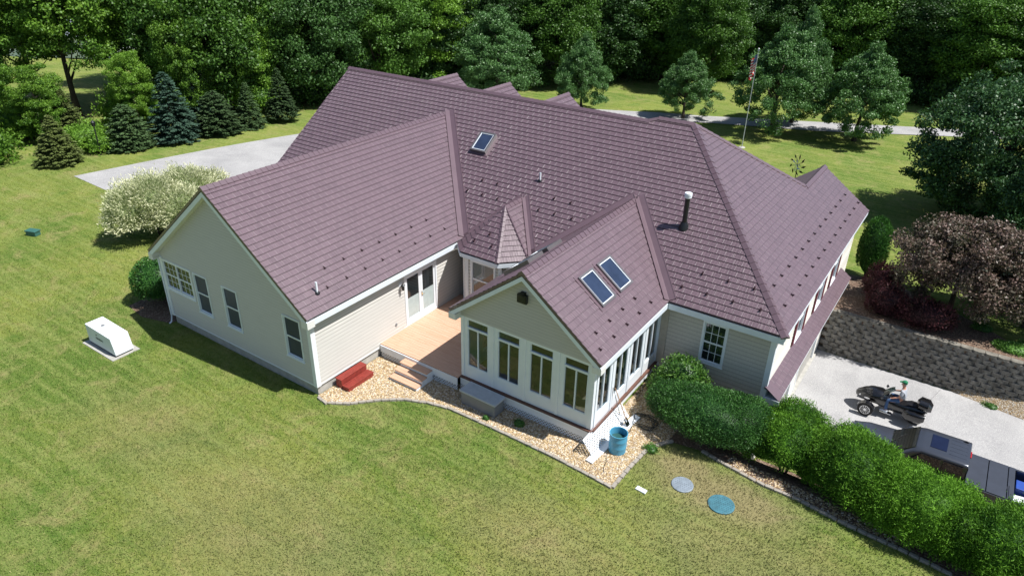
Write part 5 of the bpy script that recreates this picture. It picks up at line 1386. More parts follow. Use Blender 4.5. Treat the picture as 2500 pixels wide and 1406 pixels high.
for i, (x, y_, r_, lb) in enumerate(((20.3, 19.75, 0.55, 'low green ground cover plant at the top of the retaining wall'), (21.4, 20.2, 0.75, 'wider patch of ground cover at the right edge above the wall'), (19.0, 20.9, 0.3, 'tiny green plant in the mulch below the crabapple'))):
    shrub('ground_cover', lb, 'plant', [(x, y_, -0.68, r_*1.5, r_, 0.26)], 500, 0.08, 'leaf_cover', 60+i, 0.6, z0=-0.72, amp=0.15, stem=False)
for i, (x, y_, r_, lb) in enumerate(((6.62, 2.78, 0.22, 'small leafy weed growing against the sunroom lattice'), (5.55, 2.36, 0.13, 'small weed beside the grey storage box'), (10.75, 4.2, 0.24, 'low weed patch on the gravel behind the blue tub'), (20.1, 18.1, 0.3, 'blue green weed at the foot of the block wall'))):
    shrub('weed', lb, 'weed', [(x, y_, ground_h(x, y_)+0.06, r_, r_*0.8, 0.13)], 1200, 0.06, 'leaf_cover', 70+i, 0.5, amp=0.3, stem=False, jit=0.6)

# grass blades over the near lawn: uncountable, one object
def np_in(P, poly):
    c = np.zeros(len(P), bool); n = len(poly)
    for i in range(n):
        (x0, y0), (x1, y1) = poly[i], poly[(i+1) % n]
        if y0 == y1: continue
        k_ = ((y0 > P[:, 1]) != (y1 > P[:, 1])) & (P[:, 0] < (x1-x0)*(P[:, 1]-y0)/(y1-y0)+x0); c ^= k_
    return c
def blades(n_try):
    P = np.stack([rng.uniform(-34, 23, n_try), rng.uniform(-11.5, 9, n_try)], 1)
    dist = np.sqrt((P[:, 0]-CAM.x)**2+(P[:, 1]-CAM.y)**2+CAM.z**2)
    P = P[rng.random(n_try) < (17/dist)**1.6]
    P3 = np.concatenate([P, np.zeros((len(P), 1))], 1)-np.array(CAM)
    w_ = P3@np.array(_fw); X = P3@np.array(_r2)/w_*F_PX; Y = P3@np.array(_u2)/w_*F_PX
    P = P[(np.abs(X) < 1300) & (np.abs(Y) < 760)]
    bad = np_in(P, BED)
    for poly in ([(-8.5, 0), (0, 0), (0, 12), (-8.5, 12)], [(-10.0, -3.1), (-7.75, -3.1), (-7.75, -1.95), (-10.0, -1.95)], [(-11.3, -0.4), (-10, -0.6), (-8.55, -0.2), (-8.55, 2.4), (-10, 2.6), (-11.4, 1.2)],
                 [(-29.6, 6.6), (-25.7, 6.45), (-22.5, 10.3), (-28.2, 14)]): bad |= np_in(P, poly)
    for cx, cy, r_ in ((12.18, 3.32, 0.33), (13.42, 3.22, 0.385)): bad |= (P[:, 0]-cx)**2+(P[:, 1]-cy)**2 < r_*r_
    bad |= (P[:, 0] > 0) & (P[:, 1] > 5.2)
    P = P[~bad]; n = len(P)
    L = 0.055+0.03*rng.random(n)
    D = np.stack([rng.normal(size=n)*0.55, rng.normal(size=n)*0.55, np.ones(n)], 1)
    N = unit(rng.normal(size=(n, 3))*np.array([1, 1, 0.3]))
    P3 = np.concatenate([P, (L*0.42)[:, None]], 1)
    Lv = Leaves(); Lv.add(P3, D, N, 1.0, 1.0, 0.5+0.22*rng.standard_normal(n)+0.25*fnoise(np.concatenate([P, np.zeros((n, 1))], 1), 5.0, 5))
    Lv.L = [L]; Lv.W = [L*0.30]
    o = bpy.data.objects.new('grass_blades', Lv.mesh('grass_blades', MAT['blade'])); COL.objects.link(o)
    return tag(o, 'short mown grass blades of the near lawn', None, None, 'stuff')
blades(750000)

# ---------------------------------------------------------------- lawn trees
def pshape(S):      # egg shaped crown, wider low down
    S = S.copy(); z = S[:, 2]; k = np.clip(1.05-0.55*z-0.18*z*z, 0.15, 1.22); S[:, 0] *= k; S[:, 1] *= k; return S
def vshape(S):
    S = S.copy(); z = S[:, 2]; k = np.clip(0.95-0.25*z, 0.3, 1.2)*np.where(z < -0.5, 0.75, 1); S[:, 0] *= k; S[:, 1] *= k; return S
pear = tree_proto('pear_tree', 'tall broad pear tree with grey green leaves just right of the flagpole', 'tree', 0, 8.4, 3.15, 4.45, 3.85, 300, 170, 0.56, 0.165, 'leaf_pear', 0.2, 1, shape=pshape)
place(pear, 1.5, 49.1, rz=0.4, s=(0.95, 0.95, 1.03))
pear2 = tree_proto('pear_tree', 'rounded pear tree standing alone right of the flagpole pair', 'tree', 0, 7.3, 3.0, 4.0, 3.3, 270, 170, 0.55, 0.165, 'leaf_pear', 0.18, 2, shape=pshape)
place(pear2, 7.8, 51.0, s=(0.95, 0.95, 1.05))
t3 = dup(pear, (-6.4, 48.8, h_base(-6.4, 48.8)), 2.1, 'small oval tree beside the road left of the flagpole', (0.66, 0.66, 0.70))
t4 = dup(pear2, (-15.4, 45.9, h_base(-15.4, 45.9)), 1.0, 'slim young tree directly behind the right dormer', (0.70, 0.70, 0.92))
t5 = dup(pear, (-22.8, 42.6, h_base(-22.8, 42.6)), 4.0, 'full round tree behind the middle dormer', (1.06, 1.06, 1.02))
t6 = dup(pear, (2.0, 53.6, h_base(2, 53)), 5.2, 'taller pear tree partly hidden behind the broad one by the flagpole', (0.66, 0.66, 1.15))
bigd = tree_proto('maple_tree', 'large dark round tree at the right edge beside the purple crabapple', 'tree', 0, 8.8, 4.2, 4.3, 4.3, 420, 190, 0.74, 0.18, 'leaf_shade', 0.3, 5, inner=0.5)
place(bigd, 18.1, 36.3)
dup(bigd, (23.4, 39.5, h_base(23, 39)), 2.0, 'tallest dark tree filling the upper right edge', (1.0, 1.0, 1.22))
dup(bigd, (21.0, 32.2, h_base(21, 32)), 4.2, 'lower dark tree right behind the crabapple', (0.72, 0.72, 0.70))
crab = tree_proto('crabapple_tree', 'wide crabapple tree with purple green leaves above the block wall', 'tree', 0, 4.6, 2.85, 2.75, 1.8, 300, 200, 0.5, 0.125, 'leaf_crab', 0.13, 6, inner=0.35)
place(crab, 17.6, 21.6, rz=0.6, s=(1, 1, 1))
dup(crab, (20.6, 22.6, h_base(20.6, 22.6)), 2.6, 'second crabapple tree cut off by the right edge', (0.95, 0.95, 0.95))

# conifer row on the left
sp = spruce_proto('spruce', 'blue green spruce, the tallest of the left row', 5.2, 1.75, 'leaf_blue', 1, ex=0.68)
place(sp, -31.8, 15.0, s=(1.08, 1.08, 0.92))
so2 = spruce_proto('spruce', 'olive green spruce nearest the left lawn edge', 3.5, 1.85, 'leaf_olive', 2, droop=0.2); place(so2, -32.8, 7.4, s=(0.80, 0.80, 0.88))
so3 = spruce_proto('spruce', 'squat rounded spruce between the lamp post and the blue spruce', 3.2, 1.75, 'leaf_spruce', 3, ex=0.52, droop=0.3); place(so3, -32.6, 12.1, s=(0.98, 0.98, 0.92))
dup(so3, (-31.1, 18.1, 0), 2.0, 'small dark green spruce just right of the blue spruce', (0.98, 0.98, 0.95))
so4 = spruce_proto('spruce', 'slender dark spruce near the end of the upper driveway', 4.2, 1.55, 'leaf_spruce', 4); place(so4, -31.0, 20.9, s=(0.80, 0.80, 0.82))
dup(so4, (-31.0, 24.0, 0), 1.2, 'last spruce of the row close to the roof corner', (0.88, 0.88, 0.92))
dup(sp, (-35.5, 19.3, 0), 3.0, 'dark spruce standing in shade behind the blue spruce', (0.9, 0.9, 0.9))
dup(so2, (-37.6, 10.6, 0), 3.0, 'olive spruce hidden behind the leftmost one', (0.8, 0.8, 1.0))

# broadleaf wood
mp = [tree_proto('maple_tree', 'x', 'tree', 0, 13.5, 4.7, 7.2, 6.2, 420, 190, 1.0, 0.235, 'leaf_maple', 0.26, 11, inner=0.4),
      tree_proto('maple_tree', 'x', 'tree', 0, 13.5, 4.5, 7.0, 6.3, 300, 200, 0.85, 0.23, 'leaf_bright', 0.26, 12, inner=0.4, bark='palebark'),
      tree_proto('oak_tree', 'x', 'tree', 0, 14, 4.8, 7.2, 6.4, 420, 190, 1.0, 0.235, 'leaf_dark', 0.28, 13, inner=0.4)]
placed = [False]*3
def wood(k, x, y_, s, sz, label, group=None, rz=None):
    rz = random.uniform(0, 6.28) if rz is None else rz
    z = h_base(x, y_)
    if not placed[k]:
        placed[k] = True; o = mp[k]; o['label'] = label
        if group: o['group'] = group
        o.location = (x, y_, z); o.rotation_euler = (0, 0, rz); o.scale = (s, s, sz); return o
    return dup(mp[k], (x, y_, z), rz, label, (s, s, sz), group)
# notable ones
hi = tree_proto('maple_tree', 'tall bright green maple in front of the white farmhouse', 'tree', 0, 13.0, 4.4, 8.7, 5.1, 280, 210, 0.85, 0.22, 'leaf_bright', 0.24, 21, inner=0.35)
place(hi, -43.8, 14.2, h_base(-43.8, 14.2), 0.3)
dup(hi, (-43.5, 20.2, h_base(-44, 20)), 2.4, 'bright leafy tree between the farmhouse and the blue spruce', (0.95, 0.95, 1.0))
dup(hi, (-52.5, 15.0, h_base(-52, 15)), 4.4, 'leafy tree standing close beside the farmhouse wall', (0.85, 0.85, 0.85))
wood(0, -37.5, 22.5, 1.02, 1.05, 'tall tree with hanging branches above the middle of the spruce row', rz=2.2)
wood(1, -40.5, 4.6, 0.40, 0.36, 'low broad tree at the far left edge below the farmhouse', rz=3.0)
wood(0, -46.6, 8.2, 0.62, 0.85, 'leafy tree at the upper left corner beside the farmhouse', rz=3.0)
wood(1, -30.5, 43.5, 0.9, 0.95, 'bright yellow green tree behind the long main ridge', rz=1.0)
wood(2, -34.5, 31.0, 0.95, 1.0, 'dark tree rising directly left of the main roof peak', rz=1.0)
wood(0, -33.0, 37.5, 0.95, 1.0, 'tree behind the left end of the main ridge', rz=4.0)
wood(0, -9.5, 60.5, 0.80, 0.85, 'leafy tree at the wood edge behind the oval tree', rz=4.0)
wood(1, 38.0, 62.0, 1.1, 0.95, 'bright green tree at the upper right edge of the wood', rz=4.0)
wood(1, -37.0, 15.4, 0.36, 0.44, 'low leafy tree rising right behind the blue spruce', rz=1.1)
wood(1, -35.6, 24.6, 0.58, 0.66, 'low leafy tree behind the last spruces of the row', rz=2.1)
wood(1, -38.5, 9.2, 0.42, 0.42, 'low bright tree behind the lamp post', rz=0.5)
wood(1, -36.0, 19.0, 0.50, 0.72, 'dense low tree above the middle of the spruce row', rz=4.1)
G_ = 'trees of the shaded wood behind the house'
rows = [
    [(-37, 27), (-31.5, 44.0), (-30, 49.5), (-22.5, 53.5), (-20.5, 60), (-15.5, 63.5), (-12, 69.5), (-5, 72), (2, 73), (9, 73), (15, 71.5), (20.5, 70.5), (26, 68), (32, 66)],
    [(-42, 31), (-39, 38), (-37, 45), (-35.5, 51), (-31, 57), (-26, 62), (-21, 68), (-16, 72), (-9, 77), (-2, 79), (5, 80), (12, 79.5), (18, 78), (25, 76), (32, 74), (39, 71), (46, 68)],
    [(-48, 34), (-46, 42), (-43, 50), (-39, 57), (-34, 64), (-28, 70), (-22, 76), (-14, 82), (-6, 86), (2, 88), (10, 88), (18, 87), (26, 85), (34, 82), (42, 79)],
    [(-52, 28), (-55, 40), (-52, 52), (-47, 62), (-40, 71), (-33, 79), (-24, 87), (-14, 92), (-3, 96), (8, 97), (20, 96), (31, 93), (42, 89)]]
ci = 0
for ri, row in enumerate(rows):
    for (x, y_) in row:
        k = [0, 2, 2, 0, 2][ci % 5] if ri < 2 else [2, 0][ci % 2]; ci += 1
        s = random.uniform(0.88, 1.1)
        wood(k, x+random.uniform(-1, 1), y_+random.uniform(-1, 1), s, s*random.uniform(0.95, 1.15)*(0.85 if ri == 0 else 1.05), 'tree of the shaded wood behind the house', G_)
# understory at the wood edge
um = shrub('understory_bush', 'dark leafy undergrowth bush at the edge of the wood', 'bush', [(0, 0, 1.1, 2.2, 1.6, 1.5), (1.6, 0.8, 0.9, 1.5, 1.4, 1.2)], 60, 0.26, 'leaf_dark', 90, 0.6, z0=0, amp=0.25, freq=2, jit=0.6, cf=0.7,
           group='undergrowth along the wood edge')
us = [(-36, 29.5), (-33.5, 34.5), (-30.5, 41), (-27.5, 47), (-24.5, 51), (-20.5, 57), (-17.0, 61.5), (-13, 65.5), (-9, 68.5), (-4.5, 69.8), (0, 70.2), (4.5, 70.2), (9, 69.8), (13.5, 68.8), (18, 67.6), (22.5, 66), (27, 64.5), (31.5, 62.5), (36, 60)]
um.location = (us[0][0], us[0][1], h_base(*us[0]))
for x, y_ in us[1:]:
    dup(um, (x, y_, h_base(x, y_)), random.uniform(0, 6), 'dark leafy undergrowth bush at the edge of the wood', (random.uniform(0.8, 1.25),)*2+(random.uniform(0.8, 1.4),))
ub = shrub('leafy_bush', 'bright green bush at the far left edge below the trees', 'bush', [(0, 0, 1.0, 1.9, 1.9, 1.3), (1.2, -1.4, 0.8, 1.4, 1.4, 1.0)], 110, 0.20, 'leaf_bright', 91, 0.65, z0=0, amp=0.25, freq=2.5, jit=0.5, cf=0.75)
ub.location = (-36.3, 4.4, 0)
dup(ub, (-34.6, 10.2, 0), 1.0, 'bright bush behind the lamp post', (0.75, 0.75, 0.75))
dup(ub, (-40.5, 8.8, 0), 2.0, 'yellow green bush behind the olive spruce', (1.0, 1.0, 1.1))
dup(ub, (-38.5, 15.4, 0), 2.5, 'green bush in the gap left of the blue spruce', (0.9, 0.9, 1.2))
dup(ub, (-34.8, 24.6, 0), 3.5, 'green bush behind the last spruces of the row', (0.9, 0.9, 1.0))

# distant farmhouse
FH = thing('farmhouse', 'white farmhouse with a pale roof seen through the trees at upper left', 'house', (-85, 28.5, h_base(-84, 28)), R(28))
f = MB(); f.box((-4, -3, 0), (4, 3, 3.0)); f.prism([(-3, 3.0), (3, 3.0), (0, 4.9)], -4, 4)
f.v[8:] = [(c_, a, b_) for a, b_, c_ in f.v[8:]]
f.box((4.0, -2, 0), (14, 2.4, 2.6)); f.build('wall', MAT['white'], FH)
f = MB()
for s in (1, -1):
    f.add([(-4.3, s*3.4, 2.85), (4.3, s*3.4, 2.85), (4.3, 0, 5.1), (-4.3, 0, 5.1), (-4.3, s*3.4, 2.75), (4.3, s*3.4, 2.75), (4.3, 0, 5.0), (-4.3, 0, 5.0)], [(0,1,2,3),(4,5,6,7),(0,1,5,4),(1,2,6,5),(2,3,7,6),(3,0,4,7)])
    f.add([(4.0, 0.2+s*2.6, 2.5), (14.4, 0.2+s*2.6, 2.5), (14.4, 0.2, 4.2), (4.0, 0.2, 4.2), (4.0, 0.2+s*2.6, 2.4), (14.4, 0.2+s*2.6, 2.4), (14.4, 0.2, 4.1), (4.0, 0.2, 4.1)], [(0,1,2,3),(4,5,6,7),(0,1,5,4),(1,2,6,5),(2,3,7,6),(3,0,4,7)])
f.build('roof', simple('pale_metal_roof', (0.45, 0.50, 0.58), 0.4), FH)
for x in (-2.4, 0, 2.4):
    f = MB(); f.box((x-0.45, -3.04, 0.9), (x+0.45, -2.99, 2.2)); f.build('window', MAT['pane'], FH)

# ---------------------------------------------------------------- vehicles
def wheel(parent, c, r_, w, spokes=10, rim='chrome'):
    t = MB(); x, y_, z = c
    t.lathe([(r_*0.66, -w/2), (r_*0.93, -w/2), (r_, -w*0.36), (r_, w*0.36), (r_*0.93, w/2), (r_*0.66, w/2), (r_*0.64, w*0.3), (r_*0.64, -w*0.3), (r_*0.66, -w/2)], c, 'y', 28, caps=False)
    wo2 = t.build('wheel', MAT['rubber'], parent, smooth=True)
    t = MB(); t.lathe([(r_*0.64, -w*0.42), (r_*0.67, -w*0.5), (r_*0.60, -w*0.5), (r_*0.58, -w*0.3)], c, 'y', 28, caps=False); t.lathe([(r_*0.64, w*0.42), (r_*0.67, w*0.5), (r_*0.60, w*0.5), (r_*0.58, w*0.3)], c, 'y', 28, caps=False)
    t.lathe([(0.05, -w*0.46), (0.05, w*0.46)], c, 'y', 12)
    for i in range(spokes):
        a = 2*math.pi*i/spokes
        for s in (-1, 1): t.bar((x+0.03*math.cos(a), y_+s*w*0.40, z+0.03*math.sin(a)), (x+r_*0.61*math.cos(a), y_+s*w*0.42, z+r_*0.61*math.sin(a)), 0.012, 0.022, up=(0, 1, 0))
    t.build('rim', MAT[rim], wo2)
    t = MB(); t.lathe([(r_*0.60, -w*0.2), (r_*0.60, w*0.2)], c, 'y', 24); t.build('brake_disc', MAT['dark'], wo2)
    return wo2
TZ = low_f(17, 15)+0.02
TR = thing('three_wheel_motorcycle', 'black three wheel touring motorcycle on the grey driveway', 'motorcycle', (16.72, 15.02, TZ), R(180-3))
wheel(TR, (0.86, 0.66, 0.29), 0.29, 0.17, 12); wheel(TR, (0.86, -0.66, 0.29), 0.29, 0.17, 12); wheel(TR, (-0.84, 0, 0.31), 0.31, 0.22, 8)
b = MB(); b.loft([(1.44, 0, 0.56, 0.03, 0.05, 2), (1.38, 0, 0.56, 0.16, 0.13, 2.2), (1.15, 0, 0.62, 0.32, 0.22, 2.4), (0.85, 0, 0.68, 0.42, 0.28, 2.4), (0.55, 0, 0.70, 0.40, 0.32, 2.4), (0.25, 0, 0.62, 0.31, 0.32, 2.6),
                (-0.05, 0, 0.54, 0.25, 0.28, 2.6), (-0.45, 0, 0.54, 0.25, 0.27, 2.4), (-0.85, 0, 0.64, 0.24, 0.22, 2.2), (-1.15, 0, 0.70, 0.16, 0.12, 2)], 22)
b.build('body', MAT['blackpaint'], TR, smooth=True)
for s in (1, -1):
    b = MB(); b.add([(1.28, s*0.23, 0.58), (0.86, s*0.425, 0.60), (0.82, s*0.425, 0.68), (1.05, s*0.36, 0.70), (1.24, s*0.25, 0.66)], [(0, 1, 2, 3, 4)]); b.v = [(x, y_+s*0.012, z) for x, y_, z in b.v]
    b.build('headlight', MAT['chrome'], TR)
    b = MB(); n = 9
    for i in range(n):
        a = R(15)+R(150)*i/n; a2 = R(15)+R(150)*(i+1)/n; r0 = 0.345
        q = [(0.86+r0*math.cos(a), s*0.56, 0.29+r0*math.sin(a)), (0.86+r0*math.cos(a2), s*0.56, 0.29+r0*math.sin(a2)), (0.86+r0*math.cos(a2), s*0.76, 0.29+r0*math.sin(a2)-0.02), (0.86+r0*math.cos(a), s*0.76, 0.29+r0*math.sin(a)-0.02)]
        r1 = 0.325; q2 = [(0.86+r1*math.cos(t_), yy*s, 0.29+r1*math.sin(t_)-(0.02 if yy > 0.7 else 0)) for t_, yy in ((a, 0.56), (a2, 0.56), (a2, 0.76), (a, 0.76))]
        b.hexa(q+q2)
    b.build('fender', MAT['blackpaint'], TR)
    b = MB(); b.tube([(0.75, s*0.15, 0.34), (0.86, s*0.58, 0.29)], 0.03); b.tube([(0.98, s*0.15, 0.28), (0.88, s*0.58, 0.25)], 0.025); b.tube([(0.9, s*0.2, 0.52), (0.86, s*0.56, 0.33)], 0.022)
    b.build('suspension_arm', MAT['darkmetal'], TR)
    b = MB(); b.loft([(-0.42, s*0.36, 0.52, 0.08, 0.15, 3), (-0.55, s*0.38, 0.52, 0.15, 0.20, 3.5), (-1.05, s*0.38, 0.54, 0.15, 0.20, 3.5), (-1.2, s*0.36, 0.58, 0.09, 0.14, 3)], 16); b.build('saddlebag', MAT['blackpaint'], TR, smooth=True)
    b = MB(); b.box((-1.16, s*0.34-0.06, 0.56), (-1.10, s*0.34+0.10, 0.62)); b.build('taillight', MAT['redlens'], TR, bevel=0.01)
    b = MB(); b.box((-0.05, s*0.34-0.13, 0.24), (0.38, s*0.34+0.06, 0.27)); b.build('footboard', MAT['chrome'], TR, bevel=0.01)
    b = MB(); b.tube([(0.42, s*0.30, 0.86), (0.40, s*0.46, 0.93)], 0.012); b.loft([(0.36, s*0.50, 0.95, 0.03, 0.02, 2), (0.42, s*0.50, 0.96, 0.09, 0.055, 2.4), (0.46, s*0.50, 0.96, 0.05, 0.03, 2)], 10); b.build('mirror', MAT['blackpaint'], TR)
b = MB(); N_ = 8
for sgn in (0, 0.008):
    for i in range(N_+1):
        u = -1+2*i/N_; b.v += [(0.52-0.10*u*u+sgn, 0.27*u, 0.90), (0.30-0.10*u*u+sgn, 0.25*u, 1.16), (0.12-0.08*u*u+sgn, 0.16*u, 1.32-0.03*u*u)]
for q in range(2):
    for i in range(N_):
        for j in range(2): a = q*3*(N_+1)+i*3+j; b.f.append((a, a+3, a+4, a+1)); b.mi.append(0); b.uv.append(None)
b.build('windshield', MAT['windscreen'], TR)
b = MB(); b.loft([(0.50, 0, 0.86, 0.25, 0.03, 2), (0.40, 0, 0.90, 0.28, 0.06, 2.4), (0.22, 0, 0.88, 0.2, 0.05, 2.4), (0.1, 0, 0.80, 0.12, 0.04, 2)], 14); b.build('dashboard', MAT['greyplastic'], TR, smooth=True)
b = MB()
for s in (1, -1): b.tube([(0.30, 0, 0.92), (0.29, s*0.18, 0.96), (0.17, s*0.32, 0.97), (0.06, s*0.37, 0.955)], 0.017)
b.build('handlebar', MAT['darkmetal'], TR)
b = MB(); b.loft([(0.05, 0, 0.76, 0.12, 0.05, 2.4), (-0.15, 0, 0.76, 0.19, 0.055, 2.8), (-0.42, 0, 0.77, 0.19, 0.06, 2.8), (-0.50, 0, 0.83, 0.17, 0.06, 2.6), (-0.78, 0, 0.85, 0.17, 0.06, 2.6), (-0.88, 0, 0.88, 0.12, 0.05, 2.2)], 16); b.build('seat', MAT['dark'], TR, smooth=True)
b = MB(); b.loft([(-0.76, 0, 0.98, 0.12, 0.13, 2.6), (-0.86, 0, 1.02, 0.30, 0.20, 3), (-1.18, 0, 1.0, 0.31, 0.20, 3), (-1.32, 0, 0.93, 0.2, 0.13, 2.6)], 18); tk = b.build('top_case', MAT['blackpaint'], TR, smooth=True)
b = MB(); b.box((-1.29, -0.16, 0.90), (-1.26, 0.16, 0.96)); b.build('reflector', MAT['redlens'], tk)
b = MB(); b.tube([(-1.1, -0.2, 1.0), (-1.35, -0.24, 1.75)], 0.004, 5); b.build('antenna', MAT['darkmetal'], TR)

# rider: one skinned body, clothing as children
def skin_fig(name, nodes, edges, m, parent=None, sub=2):
    me = bpy.data.meshes.new(name); me.from_pydata([n[0] for n in nodes], edges, []); o = bpy.data.objects.new(name, me); COL.objects.link(o)
    md = o.modifiers.new('skin', 'SKIN'); sv = me.skin_vertices[0].data if me.skin_vertices else None
    if sv is None:
        bm = bmesh.new(); bm.from_mesh(me); bm.verts.layers.skin.verify(); bm.to_mesh(me); bm.free(); sv = me.skin_vertices[0].data
    for i, n in enumerate(nodes): r_ = n[1]; sv[i].radius = r_ if isinstance(r_, tuple) else (r_, r_); sv[i].use_root = i == 0
    md.use_smooth_shade = True
    s_ = o.modifiers.new('subdivision', 'SUBSURF'); s_.levels = sub; s_.render_levels = sub
    me.materials.append(m)
    if parent: o.parent = parent
    return o
PE = thing('person', 'man in a green cap, grey T-shirt and blue jeans riding the three wheeler', 'person', (16.72, 15.02, TZ), R(180-3))
nodes = [((-0.22, 0, 0.86), (0.15, 0.12)), ((-0.25, 0, 1.05), (0.16, 0.11)), ((-0.22, 0, 1.27), (0.19, 0.12)), ((-0.20, 0, 1.40), (0.08, 0.07)), ((-0.17, 0, 1.47), 0.058), ((-0.15, 0, 1.56), (0.075, 0.09)), ((-0.15, 0, 1.66), (0.07, 0.08))]
edges = [(0, 1), (1, 2), (2, 3), (3, 4), (4, 5), (5, 6)]
for s in (1, -1):
    k0 = len(nodes)
    nodes += [((-0.20, s*0.20, 1.33), 0.062), ((-0.14, s*0.25, 1.08), 0.045), ((0.05, s*0.27, 1.0), 0.036), ((0.02, s*0.345, 0.975), 0.028)] if False else [((-0.20, s*0.20, 1.33), 0.062), ((-0.13, s*0.28, 1.09), 0.045), ((0.02, s*0.32, 1.02), 0.034), ((0.12, s*0.345, 0.975), 0.026)]
    edges += [(2, k0), (k0, k0+1), (k0+1, k0+2), (k0+2, k0+3)]
    k1 = len(nodes)
    nodes += [((-0.14, s*0.13, 0.84), 0.095), ((0.22, s*0.24, 0.78), 0.068), ((0.20, s*0.29, 0.52), 0.05), ((0.17, s*0.31, 0.34), 0.035), ((0.30, s*0.31, 0.30), 0.03)]
    edges += [(0, k1), (k1, k1+1), (k1+1, k1+2), (k1+2, k1+3), (k1+3, k1+4)]
skin_fig('body', nodes, edges, MAT['skin'], PE)
sn = [((-0.23, 0, 0.90), (0.175, 0.135)), ((-0.25, 0, 1.06), (0.185, 0.13)), ((-0.22, 0, 1.27), (0.215, 0.14)), ((-0.20, 0, 1.39), (0.10, 0.085))]; se = [(0, 1), (1, 2), (2, 3)]
for s in (1, -1): k0 = len(sn); sn += [((-0.20, s*0.21, 1.32), 0.088), ((-0.17, s*0.265, 1.14), 0.072)]; se += [(2, k0), (k0, k0+1)]
skin_fig('t_shirt', sn, se, MAT['shirt'], PE)
jn = [((-0.20, 0, 0.86), (0.175, 0.12))]; je = []
for s in (1, -1): k0 = len(jn); jn += [((-0.10, s*0.13, 0.85), 0.11), ((0.23, s*0.24, 0.79), 0.082), ((0.21, s*0.29, 0.52), 0.066), ((0.18, s*0.31, 0.37), 0.06)]; je += [(0, k0), (k0, k0+1), (k0+1, k0+2), (k0+2, k0+3)]
skin_fig('jeans', jn, je, MAT['jeans'], PE)
for s in (1, -1):
    b = MB(); b.loft([(0.10, s*0.31, 0.31, 0.04, 0.035, 2.4), (0.18, s*0.31, 0.315, 0.05, 0.045, 2.4), (0.32, s*0.315, 0.30, 0.05, 0.03, 2.4), (0.40, s*0.32, 0.295, 0.03, 0.02, 2)], 12); b.build('shoe', MAT['vinyl'], PE, smooth=True)
    # hand: palm, four fingers curled round the grip and a thumb
    hn = [((0.125, s*0.34, 0.985), 0.022), ((0.10, s*0.35, 0.985), (0.03, 0.016))]; he = [(0, 1)]
    for i in range(4):
        yy = s*(0.325+i*0.018); k0 = len(hn); hn += [((0.13, yy, 0.992), 0.0085), ((0.158+i*0.002, yy, 0.975), 0.008), ((0.15+i*0.002, yy, 0.948), 0.007)]; he += [(1, k0), (k0, k0+1), (k0+1, k0+2)]
    k0 = len(hn); hn += [((0.12, s*0.315, 0.965), 0.009), ((0.10, s*0.310, 0.945), 0.008)]; he += [(1, k0), (k0, k0+1)]
    skin_fig('hand', hn, he, MAT['skin'], PE, 1)
b = MB(); b.loft([(-0.255, 0, 1.66, 0.02, 0.03, 2), (-0.235, 0, 1.67, 0.07, 0.06, 2.2), (-0.16, 0, 1.69, 0.095, 0.07, 2.2), (-0.08, 0, 1.68, 0.085, 0.055, 2.2), (-0.055, 0, 1.665, 0.07, 0.02, 2.2), (0.03, 0, 1.645, 0.055, 0.008, 2.4)], 16); b.build('cap', MAT['cap'], PE, smooth=True)
b = MB(); b.loft([(-0.245, 0, 1.59, 0.03, 0.04, 2), (-0.22, 0, 1.60, 0.08, 0.06, 2.2), (-0.16, 0, 1.61, 0.088, 0.05, 2.2)], 12); b.build('hair', MAT['hair'], PE, smooth=True)
b = MB(); b.loft([(-0.075, 0, 1.575, 0.012, 0.03, 2), (-0.050, 0, 1.562, 0.014, 0.018, 2), (-0.042, 0, 1.556, 0.004, 0.004, 2)], 8); b.build('nose', MAT['skin'], PE, smooth=True)
for s in (1, -1):
    b = MB(); b.loft([(-0.165, s*0.083, 1.575, 0.008, 0.03, 2), (-0.14, s*0.086, 1.575, 0.008, 0.028, 2)], 8); b.build('ear', MAT['skin'], PE)
    b = MB(); b.box((-0.082, s*0.033-0.012, 1.592), (-0.073, s*0.033+0.012, 1.602)); b.build('eye', MAT['dark'], PE)
b = MB(); b.box((-0.078, -0.022, 1.525), (-0.070, 0.022, 1.530)); b.build('mouth', MAT['redwood'], PE)

# pickup truck: only the upper right side clears the hedge, but built whole
PX, PY = 18.6, 11.33
TK = thing('pickup_truck', 'slate blue crew cab pickup truck with a sunroof parked beside the hedge', 'truck', (PX, PY, low_f(18.6, 11.3)+0.02), R(180))
# local x forward; front bumper x=+3.0, rear x=-2.9
b = MB()
b.loft([(3.0, 0, 0.72, 0.80, 0.30, 5), (2.9, 0, 0.78, 0.92, 0.38, 5), (2.2, 0, 0.80, 0.975, 0.42, 6), (1.35, 0, 0.80, 0.985, 0.44, 6), (-0.78, 0, 0.80, 0.985, 0.44, 6), (-0.79, 0, 0.82, 0.985, 0.44, 7)], 32)
b.build('body', MAT['truckpaint'], TK, smooth=True)
b = MB(); b.loft([(2.85, 0, 1.10, 0.80, 0.05, 4), (2.4, 0, 1.16, 0.90, 0.09, 4), (1.5, 0, 1.22, 0.92, 0.11, 4), (1.2, 0, 1.22, 0.92, 0.10, 4)], 24); b.build('hood', MAT['truckpaint'], TK, smooth=True)
b = MB(); b.loft([(1.62, 0, 1.22, 0.86, 0.02, 6), (1.30, 0, 1.35, 0.86, 0.12, 6), (0.88, 0, 1.52, 0.80, 0.32, 6), (0.62, 0, 1.60, 0.765, 0.315, 7), (-0.60, 0, 1.61, 0.765, 0.315, 8), (-0.76, 0, 1.58, 0.765, 0.34, 8), (-0.79, 0, 1.50, 0.80, 0.36, 8)], 32)
CB = b.build('cab', MAT['truckpaint'], TK, smooth=True)
def tris_hexa(mb, q, n, t=0.012): q = [Vector(p) for p in q]; n = Vector(n)*t; mb.hexa(q+[p+n for p in q])
